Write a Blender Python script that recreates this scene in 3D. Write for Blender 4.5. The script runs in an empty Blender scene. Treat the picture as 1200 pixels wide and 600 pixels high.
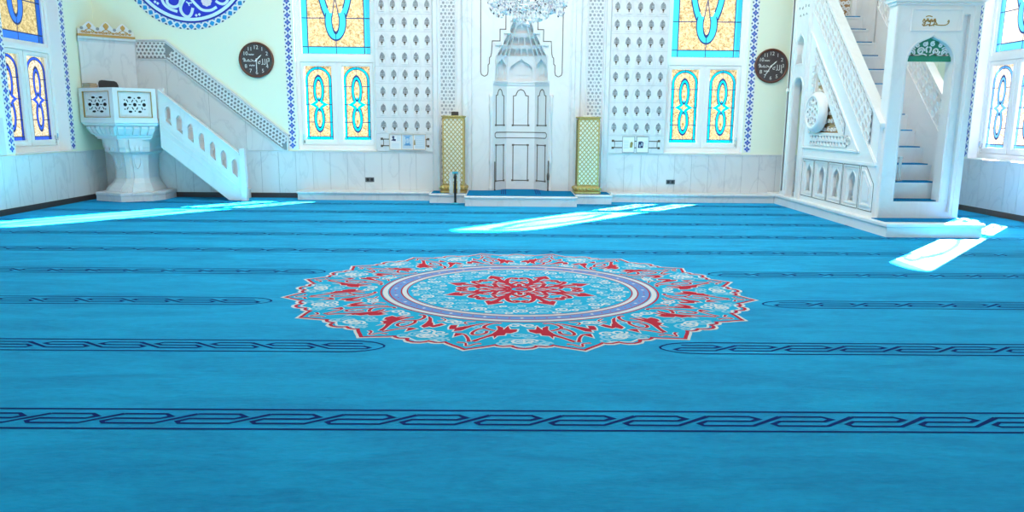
SKY, SUN, CEIL, REAR, EXPO = 1.4, 300.0, 590.0, 205.0, 0.10
import bpy, bmesh, math, random
from mathutils import Vector, Matrix
from mathutils.geometry import tessellate_polygon
random.seed(11)
PI = math.pi
SC = bpy.context.scene
COL = SC.collection
sin, cos = math.sin, math.cos

# ------------------------------------------------------------------ mesh helpers
def Fr(o, u, v, w):
    o, u, v, w = Vector(o), Vector(u), Vector(v), Vector(w)
    return lambda a, b, c=0.0: o + u * a + v * b + w * c

FLOORF = Fr((0, 0, 0), (1, 0, 0), (0, 1, 0), (0, 0, 1))
def front(y):                      # a = X, b = Z, c = towards the room
    return Fr((0, y, 0), (1, 0, 0), (0, 0, 1), (0, -1, 0))
def left(x):                       # a = Y, b = Z, c = towards +X
    return Fr((x, 0, 0), (0, 1, 0), (0, 0, 1), (1, 0, 0))
def right(x):                      # a = -Y, b = Z, c = towards -X
    return Fr((x, 0, 0), (0, -1, 0), (0, 0, 1), (-1, 0, 0))
def sideX(x):                      # a = Y, b = Z, c = towards -X
    return Fr((x, 0, 0), (0, 1, 0), (0, 0, 1), (-1, 0, 0))

WL = {}
class MB:
    def __init__(s):
        s.v, s.f, s.m, s.s, s.uv = [], [], [], [], {}
    def add(s, vs, fs, mi=0, smooth=False):
        b = len(s.v)
        s.v += [Vector(v) for v in vs]
        for f in fs:
            s.f.append([b + i for i in f]); s.m.append(mi); s.s.append(smooth)
    def fbox(s, F, a0, a1, b0, b1, c0, c1, mi=0):
        vs = [F(a, b, c) for c in (c0, c1) for b in (b0, b1) for a in (a0, a1)]
        s.add(vs, [(0, 2, 3, 1), (4, 5, 7, 6), (0, 1, 5, 4), (2, 6, 7, 3), (0, 4, 6, 2), (1, 3, 7, 5)], mi)
    def box(s, x0, x1, y0, y1, z0, z1, mi=0):
        s.fbox(FLOORF, x0, x1, y0, y1, z0, z1, mi)
    def plate(s, outer, F, c0, c1, mi=0, holes=(), back=True):
        loops = [list(outer)] + [list(h) for h in holes]
        tri = tessellate_polygon([[Vector((p[0], p[1], 0)) for p in l] for l in loops])
        flat = [p for l in loops for p in l]; n = len(flat)
        vs = [F(p[0], p[1], c1) for p in flat] + [F(p[0], p[1], c0) for p in flat]
        fs = [tuple(t) for t in tri]
        if back: fs += [tuple(n + i for i in reversed(t)) for t in tri]
        k = 0
        if abs(c1 - c0) > 1e-7:
            for l in loops:
                m = len(l)
                for i in range(m):
                    a, b = k + i, k + (i + 1) % m
                    fs.append((a, b, n + b, n + a))
                k += m
        s.add(vs, fs, mi)
    NZ = 0
    def face(s, poly, F, c, mi=0):
        MB.NZ = (MB.NZ + 1) % 300; c += MB.NZ * 1.2e-6
        tri = tessellate_polygon([[Vector((p[0], p[1], 0)) for p in poly]])
        s.add([F(p[0], p[1], c) for p in poly], [tuple(t) for t in tri], mi)
    def ribbon(s, pts, w, F, c0, c1, mi=0, closed=False):
        P = [Vector((p[0], p[1])) for p in pts]; n = len(P)
        W = [w[min(len(w) - 1, i * len(w) // n)] for i in range(n)] if isinstance(w, (list, tuple)) else [w] * n
        L, R = [], []
        for i in range(n):
            if closed: d0, d1 = P[i] - P[i - 1], P[(i + 1) % n] - P[i]
            else:
                d0 = P[i] - P[max(i - 1, 0)]; d1 = P[min(i + 1, n - 1)] - P[i]
                if i == 0: d0 = d1
                if i == n - 1: d1 = d0
            if d0.length < 1e-9: d0 = d1
            if d1.length < 1e-9: d1 = d0
            d0, d1 = d0.normalized(), d1.normalized()
            t = d0 + d1
            t = t.normalized() if t.length > 1e-6 else d0
            nn = Vector((-t.y, t.x)); m = max(0.45, abs(nn.dot(Vector((-d0.y, d0.x)))))
            L.append(P[i] + nn * (W[i] / 2 / m)); R.append(P[i] - nn * (W[i] / 2 / m))
        flat = abs(c1 - c0) < 1e-7
        if flat: MB.NZ = (MB.NZ + 1) % 300; c1 += MB.NZ * 1.2e-6
        vs = [F(p.x, p.y, c1) for p in L] + [F(p.x, p.y, c1) for p in R]
        if not flat: vs += [F(p.x, p.y, c0) for p in L] + [F(p.x, p.y, c0) for p in R]
        fs = []
        for i in range(n if closed else n - 1):
            j = (i + 1) % n
            fs.append((i, n + i, n + j, j))
            if not flat:
                fs.append((2 * n + i, i, j, 2 * n + j)); fs.append((n + i, 3 * n + i, 3 * n + j, n + j))
        if not flat and not closed:
            fs += [(0, 2 * n, 3 * n, n), (n - 1, 2 * n - 1, 4 * n - 1, 3 * n - 1)]
        s.add(vs, fs, mi)
    def loft(s, rings, mi=0, cap=True, smooth=False, closed=True):
        n = len(rings[0]); vs = [p for r in rings for p in r]; fs = []
        for k in range(len(rings) - 1):
            for i in range(n if closed else n - 1):
                j = (i + 1) % n
                fs.append((k * n + i, k * n + j, (k + 1) * n + j, (k + 1) * n + i))
        s.add(vs, fs, mi, smooth)
        if cap:
            s.add(rings[0], [tuple(range(n))], mi); s.add(rings[-1], [tuple(range(n))], mi)
    def lathe(s, prof, c, n=20, mi=0, axis='Z', smooth=True):
        rings = []
        for r, h in prof:
            ring = []
            for i in range(n):
                a = 2 * PI * i / n
                if axis == 'Z': ring.append(Vector(c) + Vector((r * cos(a), r * sin(a), h)))
                elif axis == 'Y': ring.append(Vector(c) + Vector((r * cos(a), h, r * sin(a))))
                else: ring.append(Vector(c) + Vector((h, r * cos(a), r * sin(a))))
            rings.append(ring)
        s.loft(rings, mi, True, smooth)
    def tube(s, path, r, n=8, mi=0, smooth=True):
        P = [Vector(p) for p in path]; rings = []
        for i, p in enumerate(P):
            t = (P[min(i + 1, len(P) - 1)] - P[max(i - 1, 0)]).normalized()
            a = t.orthogonal().normalized() if i == 0 else (pa - t * pa.dot(t)).normalized()
            pa = a; b = t.cross(a)
            rr = r[i] if isinstance(r, (list, tuple)) else r
            rings.append([p + (a * cos(2 * PI * k / n) + b * sin(2 * PI * k / n)) * rr for k in range(n)])
        s.loft(rings, mi, True, smooth)
    def cell(s, F, a0, a1, b0, b1, c0, c1, rho, mi=0, back=False, n=4):
        # a rectangle pierced by a star-shaped hole rho(angle) in units of the half size
        ca, cb, ha, hb = (a0 + a1) / 2, (b0 + b1) / 2, (a1 - a0) / 2, (b1 - b0) / 2
        O, H = [], []
        for q in range(4):
            for k in range(n):
                t = PI / 4 + q * PI / 2 + k * PI / 2 / n
                cx, cy = cos(t), sin(t); m = 1 / max(abs(cx), abs(cy))
                O.append((ca + cx * m * ha, cb + cy * m * hb))
                r = rho(t); H.append((ca + cx * r * ha, cb + cy * r * hb))
        N = len(O)
        vs = [F(p[0], p[1], c1) for p in O] + [F(p[0], p[1], c1) for p in H] + [F(p[0], p[1], c0) for p in H]
        fs = []
        for i in range(N):
            j = (i + 1) % N
            fs.append((i, j, N + j, N + i)); fs.append((N + i, N + j, 2 * N + j, 2 * N + i))
        if back:
            vs += [F(p[0], p[1], c0) for p in O]
            for i in range(N):
                j = (i + 1) % N; fs.append((2 * N + i, 2 * N + j, 3 * N + j, 3 * N + i))
        s.add(vs, fs, mi)
    def build(s, name, mats, parent=None, loc=None, uv=None, merge=False):
        me = bpy.data.meshes.new(name)
        base = Vector(loc) if loc is not None else (WL[parent.name] if parent is not None else Vector((0, 0, 0)))
        me.from_pydata([tuple(v - base) for v in s.v], [], s.f)
        if not isinstance(mats, (list, tuple)): mats = [mats]
        for m in mats: me.materials.append(m)
        me.polygons.foreach_set('material_index', s.m)
        me.polygons.foreach_set('use_smooth', s.s)
        bm = bmesh.new(); bm.from_mesh(me)
        if merge: bmesh.ops.remove_doubles(bm, verts=bm.verts, dist=1e-5)
        bmesh.ops.recalc_face_normals(bm, faces=bm.faces); bm.to_mesh(me); bm.free()
        if uv is not None:
            lay = me.uv_layers.new(name='UVMap')
            for li, l in enumerate(me.loops):
                lay.data[li].uv = uv(me.vertices[l.vertex_index].co + base)
        o = bpy.data.objects.new(name, me); COL.objects.link(o)
        if parent is not None:
            o.parent = parent
            if loc is not None: o.location = base - WL[parent.name]
        elif loc is not None: o.location = base
        WL[o.name] = base
        return o

def tag(o, label=None, cat=None, group=None, kind=None):
    if label: o['label'] = label
    if cat: o['category'] = cat
    if group: o['group'] = group
    if kind: o['kind'] = kind
    return o
def thing(name, label, cat, loc=(0, 0, 0), group=None, kind=None):
    o = bpy.data.objects.new(name, None); COL.objects.link(o)
    o.location = loc; o.empty_display_size = 0.1; WL[o.name] = Vector(loc)
    return tag(o, label, cat, group, kind)
def struct(o, label=None):
    return tag(o, label, None, None, 'structure')
def copy_tree(o, loc=None, parent=None):
    c = o.copy(); COL.objects.link(c)
    if parent is not None: c.parent = parent
    if loc is not None: c.location = loc
    for ch in [x for x in bpy.data.objects if x.parent == o and x.name not in SKIP]:
        k = ch.copy(); COL.objects.link(k); k.parent = c
        for g in [x for x in bpy.data.objects if x.parent == ch]:
            h = g.copy(); COL.objects.link(h); h.parent = k
    return c
SKIP = set()

# ------------------------------------------------------------------ outlines
def rect(a0, a1, b0, b1): return [(a0, b0), (a1, b0), (a1, b1), (a0, b1)]
def arch(a0, a1, b0, bs, n=14, k=1.0):
    r = (a1 - a0) / 2; c = (a0 + a1) / 2
    return [(a0, b0), (a1, b0)] + [(c + r * cos(PI * i / n), bs + r * k * sin(PI * i / n)) for i in range(n + 1)]
def ogee(a0, a1, b0, bs, b1, n=6):
    # pointed Ottoman arch : side goes up to bs, swells, then a reversed curve to a point at b1
    c = (a0 + a1) / 2; h = (a1 - a0) / 2; pts = [(a0, b0), (a1, b0)]
    prof = [(1, 0), (.98, .12), (.9, .28), (.74, .45), (.52, .6), (.33, .7), (.2, .79), (.09, .9)]
    for x, y in prof: pts.append((c + h * x, bs + (b1 - bs) * y))
    pts.append((c, b1))
    for x, y in reversed(prof): pts.append((c - h * x, bs + (b1 - bs) * y))
    return pts
def bottle(a0, a1, b0, b1):
    # slender opening with waist and ogee head, as in the minbar's low panels
    c = (a0 + a1) / 2; h = (a1 - a0) / 2; H = b1 - b0
    pr = [(.95, 0), (.8, .1), (.66, .22), (.62, .34), (.72, .46), (.9, .58), (.98, .68), (.9, .78), (.62, .86), (.3, .93), (.1, .97)]
    return [(c + h * x, b0 + H * y) for x, y in pr] + [(c, b1)] + [(c - h * x, b0 + H * y) for x, y in reversed(pr)]
def circ(ca, cb, r, n=32, ry=None):
    ry = ry or r
    return [(ca + r * cos(2 * PI * i / n), cb + ry * sin(2 * PI * i / n)) for i in range(n)]
def spiral(ca, cb, r, turns=1.6, a0=0.0, sgn=1, n=22, k=1.0):
    return [(ca + r * (1 - .82 * i / n) * cos(a0 + sgn * 2 * PI * turns * i / n),
             cb + k * r * (1 - .82 * i / n) * sin(a0 + sgn * 2 * PI * turns * i / n)) for i in range(n + 1)]
def smooth(pts, it=2):
    for _ in range(it):
        q = [pts[0]]
        for i in range(len(pts) - 1):
            (x0, y0), (x1, y1) = pts[i], pts[i + 1]
            q += [(x0 * .75 + x1 * .25, y0 * .75 + y1 * .25), (x0 * .25 + x1 * .75, y0 * .25 + y1 * .75)]
        q.append(pts[-1]); pts = q
    return pts
diam = lambda r: (lambda t: r / (abs(cos(t)) + abs(sin(t))))
circle_h = lambda r: (lambda t: r)
def kagome(mb, F, a0, a1, b0, b1, p, w, c0, c1, mi=0):
    # three families of straps crossing as hexagons and triangles, clipped to a rectangle
    H = p * math.sqrt(3) / 2
    def clip(x0, y0, dx, dy):
        T0, T1 = -1e9, 1e9
        for d, lo, hi, q in ((dx, a0, a1, x0), (dy, b0, b1, y0)):
            if abs(d) < 1e-9:
                if q < lo or q > hi: return None
                continue
            ta, tb = (lo - q) / d, (hi - q) / d
            if ta > tb: ta, tb = tb, ta
            T0, T1 = max(T0, ta), min(T1, tb)
        return ((x0 + dx * T0, y0 + dy * T0), (x0 + dx * T1, y0 + dy * T1)) if T1 - T0 > .004 else None
    ca, cb = (a0 + a1) / 2, (b0 + b1) / 2; R = max(a1 - a0, b1 - b0); n = int(R / H) + 2
    for k, (dx, dy) in enumerate(((1, 0), (.5, .8660254), (-.5, .8660254))):
        for i in range(-n, n + 1):
            off = (i + .5) * H if k == 0 else (i + .5) * H
            s = clip(ca - dy * off, cb + dx * off, dx, dy)
            if s: mb.ribbon(s, w, F, c0, c1 + k * .0004, mi)
star_h = lambda r, k=8, e=.22: (lambda t: r * (1 + e * cos(k * t)))
def ell_h(ra, rb): return lambda t: 1 / math.sqrt((cos(t) / ra) ** 2 + (sin(t) / rb) ** 2)

def girih(mb, F, a0, a1, b0, b1, na, nb, c0, c1, mi=0, back=False):
    da, db = (a1 - a0) / na, (b1 - b0) / nb; T = (0, .27, .73, 1)
    for i in range(na):
        for j in range(nb):
            for p in range(3):
                for q in range(3):
                    if p == 1 and q == 1: h = star_h(.72)
                    elif p == 1: h = ell_h(.72, .55)
                    elif q == 1: h = ell_h(.55, .72)
                    else: h = diam(.78)
                    mb.cell(F, a0 + (i + T[p]) * da, a0 + (i + T[p + 1]) * da, b0 + (j + T[q]) * db, b0 + (j + T[q + 1]) * db, c0, c1, h, mi, back, 2)
def scale_band(mb, F, a0, a1, b0, b1, na, nb, c0, c1, mi=0, back=False):
    # offset rows of lobed openings with small diamonds between
    da, db = (a1 - a0) / na, (b1 - b0) / nb
    lob = lambda t: .74 * (1 + .24 * sin(3 * t + .3))
    for j in range(nb):
        off = .5 if j % 2 else 0
        for i in range(na + (1 if off else 0)):
            u0 = max(0, i - off) if off else i; u1 = min(na, i + 1 - off) if off else i + 1
            h = lob if u1 - u0 > .9 else diam(.7)
            mb.cell(F, a0 + u0 * da, a0 + u1 * da, b0 + j * db, b0 + (j + 1) * db, c0, c1, h, mi, back, 3)

# ------------------------------------------------------------------ materials
def nodes(name):
    m = bpy.data.materials.new(name); m.use_nodes = True
    return m, m.node_tree.nodes, m.node_tree.links, m.node_tree.nodes['Principled BSDF']
def mat(name, col, rough=.5, metal=0.0, spec=.5, sheen=0.0, var=0.0, vscale=6.0, bump=0.0, bscale=200.0):
    m, N, L, B = nodes(name)
    B.inputs['Base Color'].default_value = (*col, 1); B.inputs['Roughness'].default_value = rough
    B.inputs['Metallic'].default_value = metal; B.inputs['Specular IOR Level'].default_value = spec
    if sheen: B.inputs['Sheen Weight'].default_value = sheen
    tc = N.new('ShaderNodeTexCoord')
    if var:
        n = N.new('ShaderNodeTexNoise'); n.inputs['Scale'].default_value = vscale; n.inputs['Detail'].default_value = 4
        mx = N.new('ShaderNodeMix'); mx.data_type = 'RGBA'
        mx.inputs[6].default_value = (*[max(0, c * (1 - var)) for c in col], 1)
        mx.inputs[7].default_value = (*[min(1, c * (1 + var)) for c in col], 1)
        L.new(tc.outputs['Object'], n.inputs['Vector']); L.new(n.outputs['Fac'], mx.inputs[0]); L.new(mx.outputs[2], B.inputs['Base Color'])
    if bump:
        n2 = N.new('ShaderNodeTexNoise'); n2.inputs['Scale'].default_value = bscale; n2.inputs['Detail'].default_value = 2
        b = N.new('ShaderNodeBump'); b.inputs['Strength'].default_value = bump; b.inputs['Distance'].default_value = .01
        L.new(tc.outputs['Object'], n2.inputs['Vector']); L.new(n2.outputs['Fac'], b.inputs['Height']); L.new(b.outputs['Normal'], B.inputs['Normal'])
    return m
def marble(name, col, vein, scale=1.6, amount=.55, rough=.28):
    m, N, L, B = nodes(name)
    tc = N.new('ShaderNodeTexCoord'); mp = N.new('ShaderNodeMapping')
    mp.inputs['Scale'].default_value = (1.0, 1.0, .55); mp.inputs['Rotation'].default_value = (.3, .5, .2)
    n1 = N.new('ShaderNodeTexNoise'); n1.inputs['Scale'].default_value = scale; n1.inputs['Detail'].default_value = 7; n1.inputs['Distortion'].default_value = 1.3
    r1 = N.new('ShaderNodeValToRGB'); e = r1.color_ramp.elements
    e[0].position = .46; e[0].color = (0, 0, 0, 1); e[1].position = .5; e[1].color = (1, 1, 1, 1)
    e2 = r1.color_ramp.elements.new(.545); e2.color = (0, 0, 0, 1)
    n2 = N.new('ShaderNodeTexNoise'); n2.inputs['Scale'].default_value = scale * .8; n2.inputs['Detail'].default_value = 3
    mul = N.new('ShaderNodeMath'); mul.operation = 'MULTIPLY'
    m2 = N.new('ShaderNodeMath'); m2.operation = 'MULTIPLY_ADD'; m2.inputs[1].default_value = amount; 
    m3 = N.new('ShaderNodeMath'); m3.operation = 'MULTIPLY'; m3.inputs[1].default_value = .25
    mx = N.new('ShaderNodeMix'); mx.data_type = 'RGBA'; mx.inputs[6].default_value = (*col, 1); mx.inputs[7].default_value = (*vein, 1)
    L.new(tc.outputs['Object'], mp.inputs['Vector']); L.new(mp.outputs['Vector'], n1.inputs['Vector']); L.new(mp.outputs['Vector'], n2.inputs['Vector'])
    L.new(n1.outputs['Fac'], r1.inputs['Fac']); L.new(r1.outputs['Color'], mul.inputs[0]); L.new(n2.outputs['Fac'], mul.inputs[1])
    L.new(n2.outputs['Fac'], m3.inputs[0]); L.new(mul.outputs[0], m2.inputs[0]); L.new(m3.outputs[0], m2.inputs[2])
    L.new(m2.outputs[0], mx.inputs[0]); L.new(mx.outputs[2], B.inputs['Base Color'])
    B.inputs['Roughness'].default_value = rough
    return m
M = {}
M['marble'] = marble('white_marble', (.72, .735, .745), (.42, .44, .47), 1.9, .45)
M['marble_plain'] = marble('pale_marble', (.735, .74, .745), (.54, .55, .57), 1.4, .3)
M['marble_carved'] = mat('carved_marble', (.73, .74, .75), .45, var=.04, vscale=5)
M['joint_shade_grey'] = mat('grey_joint_and_shade', (.34, .37, .40), .5, var=.1, vscale=9)  # slab joints, and painted shade behind the niche lattice
M['minbar_lit_marble'] = marble('lit_white_marble', (.87, .865, .855), (.62, .62, .63), 1.4, .28)  # whitened marble copy, strong light on the stepped pulpit put into its colour
M['minbar_lit_carved'] = mat('lit_carved_marble', (.86, .86, .855), .45, var=.03, vscale=5)  # carved marble whitened likewise, the pulpit's brightness painted in
M['plaster'] = mat('cream_plaster', (.82, .87, .70), .8, var=.015, vscale=1.2)
M['white'] = mat('white_paint', (.85, .85, .84), .45)
M['ceiling'] = mat('ceiling_paint', (.85, .86, .84), .8)
M['dark_skirting'] = mat('dark_skirting', (.045, .035, .035), .4, var=.3, vscale=12)
M['tile_white'] = mat('tile_white', (.80, .84, .86), .25)
M['tile_blue'] = mat('tile_blue', (.018, .11, .45), .25)
M['tile_violet'] = mat('tile_violet', (.28, .24, .52), .25)
M['tile_navy'] = mat('tile_navy', (.02, .06, .16), .3)
M['tile_cyan'] = mat('tile_cyan', (.01, .28, .62), .3)
M['medal_blue'] = mat('medallion_blue', (.012, .035, .55), .35)
M['medal_navy'] = mat('medallion_navy', (.01, .02, .33), .35)
M['medal_white'] = mat('medallion_white', (.66, .88, .92), .4)
M['flower'] = mat('flower_paint', (.85, .72, .78), .4, var=.3, vscale=45)
M['inlay'] = mat('brown_inlay', (.13, .10, .08), .4)
M['gold'] = mat('brass', (.46, .33, .11), .4, metal=.5, var=.4, vscale=30)
M['gold_paint'] = mat('gilding', (.48, .27, .07), .4, metal=.3)
M['wood_brown'] = mat('clock_wood', (.13, .035, .018), .3, var=.35, vscale=14)
M['clock_face'] = mat('clock_face', (.060, .042, .043), .4, var=.12, vscale=20)
M['clock_mark'] = mat('clock_marks', (.75, .72, .68), .4)
M['carpet_blue'] = mat('step_carpet', (.003, .17, .37), .95, spec=.05, bump=.3)
M['carpet_navy'] = mat('carpet_navy', (.004, .024, .15), .95, spec=.1)
M['carpet_red'] = mat('carpet_red', (.46, .022, .045), .95, spec=.1)
M['carpet_white'] = mat('carpet_white', (.60, .64, .66), .9)
M['carpet_pale'] = mat('carpet_pale_blue', (.22, .50, .66), .9)
M['carpet_ground'] = mat('medallion_ground', (.02, .37, .60), .95, spec=.05, var=.12, vscale=5)
M['carpet_lav'] = mat('carpet_lavender', (.11, .25, .58), .9)
M['green'] = mat('green_valance', (.015, .20, .11), .4)
M['tan'] = mat('tan_fretwork', (.44, .25, .10), .5)
M['black'] = mat('black_plastic', (.012, .012, .014), .4)
M['dark_grey'] = mat('dark_grey_fabric', (.035, .035, .038), .7)
M['book'] = mat('book_cover', (.16, .05, .035), .6, var=.2, vscale=10)
M['paper'] = mat('paper', (.80, .82, .83), .7)
M['ink_dark'] = mat('ink_dark', (.02, .03, .10), .6)
M['ink_blue'] = mat('ink_blue', (.10, .33, .62), .6)
M['ink_pale'] = mat('ink_pale', (.52, .64, .74), .6)
M['ink_ochre'] = mat('ink_ochre', (.30, .22, .06), .6)
M['teal'] = mat('teal_plastic', (.02, .38, .52), .4)
M['socket'] = mat('socket_grey', (.10, .11, .12), .4)
M['silver'] = mat('chandelier_metal', (.75, .74, .72), .2, metal=1.0)
def clear(name, col, mixv, rough=.05):
    m, N, L, B = nodes(name)
    B.inputs['Base Color'].default_value = (*col, 1); B.inputs['Roughness'].default_value = rough
    t = N.new('ShaderNodeBsdfTransparent'); t.inputs['Color'].default_value = (*col, 1)
    mx = N.new('ShaderNodeMixShader'); mx.inputs[0].default_value = mixv
    L.new(B.outputs[0], mx.inputs[1]); L.new(t.outputs[0], mx.inputs[2]); L.new(mx.outputs[0], N['Material Output'].inputs['Surface'])
    return m
M['acrylic'] = clear('clear_acrylic', (.88, .94, .96), .62)
def crystal():
    m = clear('crystal', (.95, .95, .97), .12, .06); N, L = m.node_tree.nodes, m.node_tree.links
    g = N.new('ShaderNodeNewGeometry'); r = N.new('ShaderNodeValToRGB'); r.color_ramp.interpolation = 'CONSTANT'; e = r.color_ramp.elements  # per-bead tints painted in for the crystals' glints
    e[0].position = 0; e[0].color = (.10, .10, .12, 1); e[1].position = .13; e[1].color = (.95, .95, .96, 1)
    for p, c in ((.42, (.80, .66, .72, 1)), (.55, (.98, .98, .98, 1)), (.80, (.52, .60, .68, 1)), (.90, (1, 1, 1, 1))):
        k = e.new(p); k.color = c
    L.new(g.outputs['Random Per Island'], r.inputs['Fac']); L.new(r.outputs['Color'], N['Principled BSDF'].inputs['Base Color'])
    return m
M['crystal'] = crystal()

# wall-to-wall carpet : brushed pile with scuffs
def carpet():
    m, N, L, B = nodes('prayer_carpet_pile')
    tc = N.new('ShaderNodeTexCoord')
    mp = N.new('ShaderNodeMapping'); mp.inputs['Scale'].default_value = (.55, 2.2, 1)
    n1 = N.new('ShaderNodeTexNoise'); n1.inputs['Scale'].default_value = 1.7; n1.inputs['Detail'].default_value = 9; n1.inputs['Roughness'].default_value = .72; n1.inputs['Distortion'].default_value = .6
    n2 = N.new('ShaderNodeTexNoise'); n2.inputs['Scale'].default_value = 16; n2.inputs['Detail'].default_value = 7; n2.inputs['Roughness'].default_value = .75
    mpf = N.new('ShaderNodeMapping'); mpf.inputs['Scale'].default_value = (1.0, 2.5, 1); mpf.inputs['Rotation'].default_value = (0, 0, .12)
    ad = N.new('ShaderNodeMath'); ad.operation = 'MULTIPLY_ADD'; ad.inputs[1].default_value = .5
    rp = N.new('ShaderNodeValToRGB'); e = rp.color_ramp.elements
    e[0].position = .40; e[0].color = CARPET_LO; e[1].position = 1.0; e[1].color = CARPET_HI
    L.new(tc.outputs['Object'], mp.inputs['Vector']); L.new(mp.outputs['Vector'], n1.inputs['Vector'])
    L.new(tc.outputs['Object'], mpf.inputs['Vector']); L.new(mpf.outputs['Vector'], n2.inputs['Vector'])
    L.new(n2.outputs['Fac'], ad.inputs[0]); L.new(n1.outputs['Fac'], ad.inputs[2]); L.new(ad.outputs[0], rp.inputs['Fac'])
    # thin dark scuffs : stretched voronoi streaks
    mp2 = N.new('ShaderNodeMapping'); mp2.inputs['Rotation'].default_value = (0, 0, -.9); mp2.inputs['Scale'].default_value = (.5, 3.2, 1)
    v = N.new('ShaderNodeTexVoronoi'); v.inputs['Scale'].default_value = 1.1; v.feature = 'F1'; v.inputs['Randomness'].default_value = 1
    rs = N.new('ShaderNodeValToRGB'); s = rs.color_ramp.elements; s[0].position = .022; s[0].color = (.45, .45, .52, 1); s[1].position = .045; s[1].color = (1, 1, 1, 1)
    L.new(tc.outputs['Object'], mp2.inputs['Vector']); L.new(mp2.outputs['Vector'], v.inputs['Vector']); L.new(v.outputs['Distance'], rs.inputs['Fac'])
    mm = N.new('ShaderNodeMix'); mm.data_type = 'RGBA'; mm.blend_type = 'MULTIPLY'; mm.inputs[0].default_value = 1
    L.new(rp.outputs['Color'], mm.inputs[6]); L.new(rs.outputs['Color'], mm.inputs[7]); L.new(mm.outputs[2], B.inputs['Base Color'])
    n3 = N.new('ShaderNodeTexNoise'); n3.inputs['Scale'].default_value = 260; n3.inputs['Detail'].default_value = 2
    n4 = N.new('ShaderNodeMath'); n4.operation = 'MULTIPLY_ADD'; n4.inputs[1].default_value = .12
    b = N.new('ShaderNodeBump'); b.inputs['Strength'].default_value = .55; b.inputs['Distance'].default_value = .03
    L.new(tc.outputs['Object'], n3.inputs['Vector']); L.new(n3.outputs['Fac'], n4.inputs[0]); L.new(ad.outputs[0], n4.inputs[2])
    L.new(n4.outputs[0], b.inputs['Height']); L.new(b.outputs['Normal'], B.inputs['Normal'])
    B.inputs['Roughness'].default_value = .62; B.inputs['Specular IOR Level'].default_value = .05
    B.inputs['Sheen Weight'].default_value = .02; B.inputs['Sheen Roughness'].default_value = .4
    B.inputs['Sheen Tint'].default_value = (.5, .85, 1, 1)
    return m
CARPET_LO = (.005, .19, .43, 1); CARPET_HI = (.011, .44, .77, 1)
M['carpet'] = carpet()

# ------------------------------------------------------------------ stained glass (procedural, by UV in metres)
class Sh:
    def __init__(s, N, L): s.N, s.L = N, L
    def op(s, o, a, b=None, c=None):
        n = s.N.new('ShaderNodeMath'); n.operation = o
        for i, x in enumerate((a, b, c)):
            if x is None: continue
            if isinstance(x, (int, float)): n.inputs[i].default_value = x
            else: s.L.new(x, n.inputs[i])
        return n.outputs[0]
    def inside(s, x, y, cx, cy, a, b):                      # normalised ellipse radius
        dx = s.op('DIVIDE', s.op('SUBTRACT', x, cx), a); dy = s.op('DIVIDE', s.op('SUBTRACT', y, cy), b)
        return s.op('SQRT', s.op('ADD', s.op('MULTIPLY', dx, dx), s.op('MULTIPLY', dy, dy)))
    def lt(s, a, b): return s.op('LESS_THAN', a, b)
    def gt(s, a, b): return s.op('GREATER_THAN', a, b)
    def mx(s, *a):
        r = a[0]
        for k in a[1:]: r = s.op('MAXIMUM', r, k)
        return r
    def mn(s, *a):
        r = a[0]
        for k in a[1:]: r = s.op('MINIMUM', r, k)
        return r
    def line(s, v, at, w): return s.lt(s.op('ABSOLUTE', s.op('SUBTRACT', v, at)), w)
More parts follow.
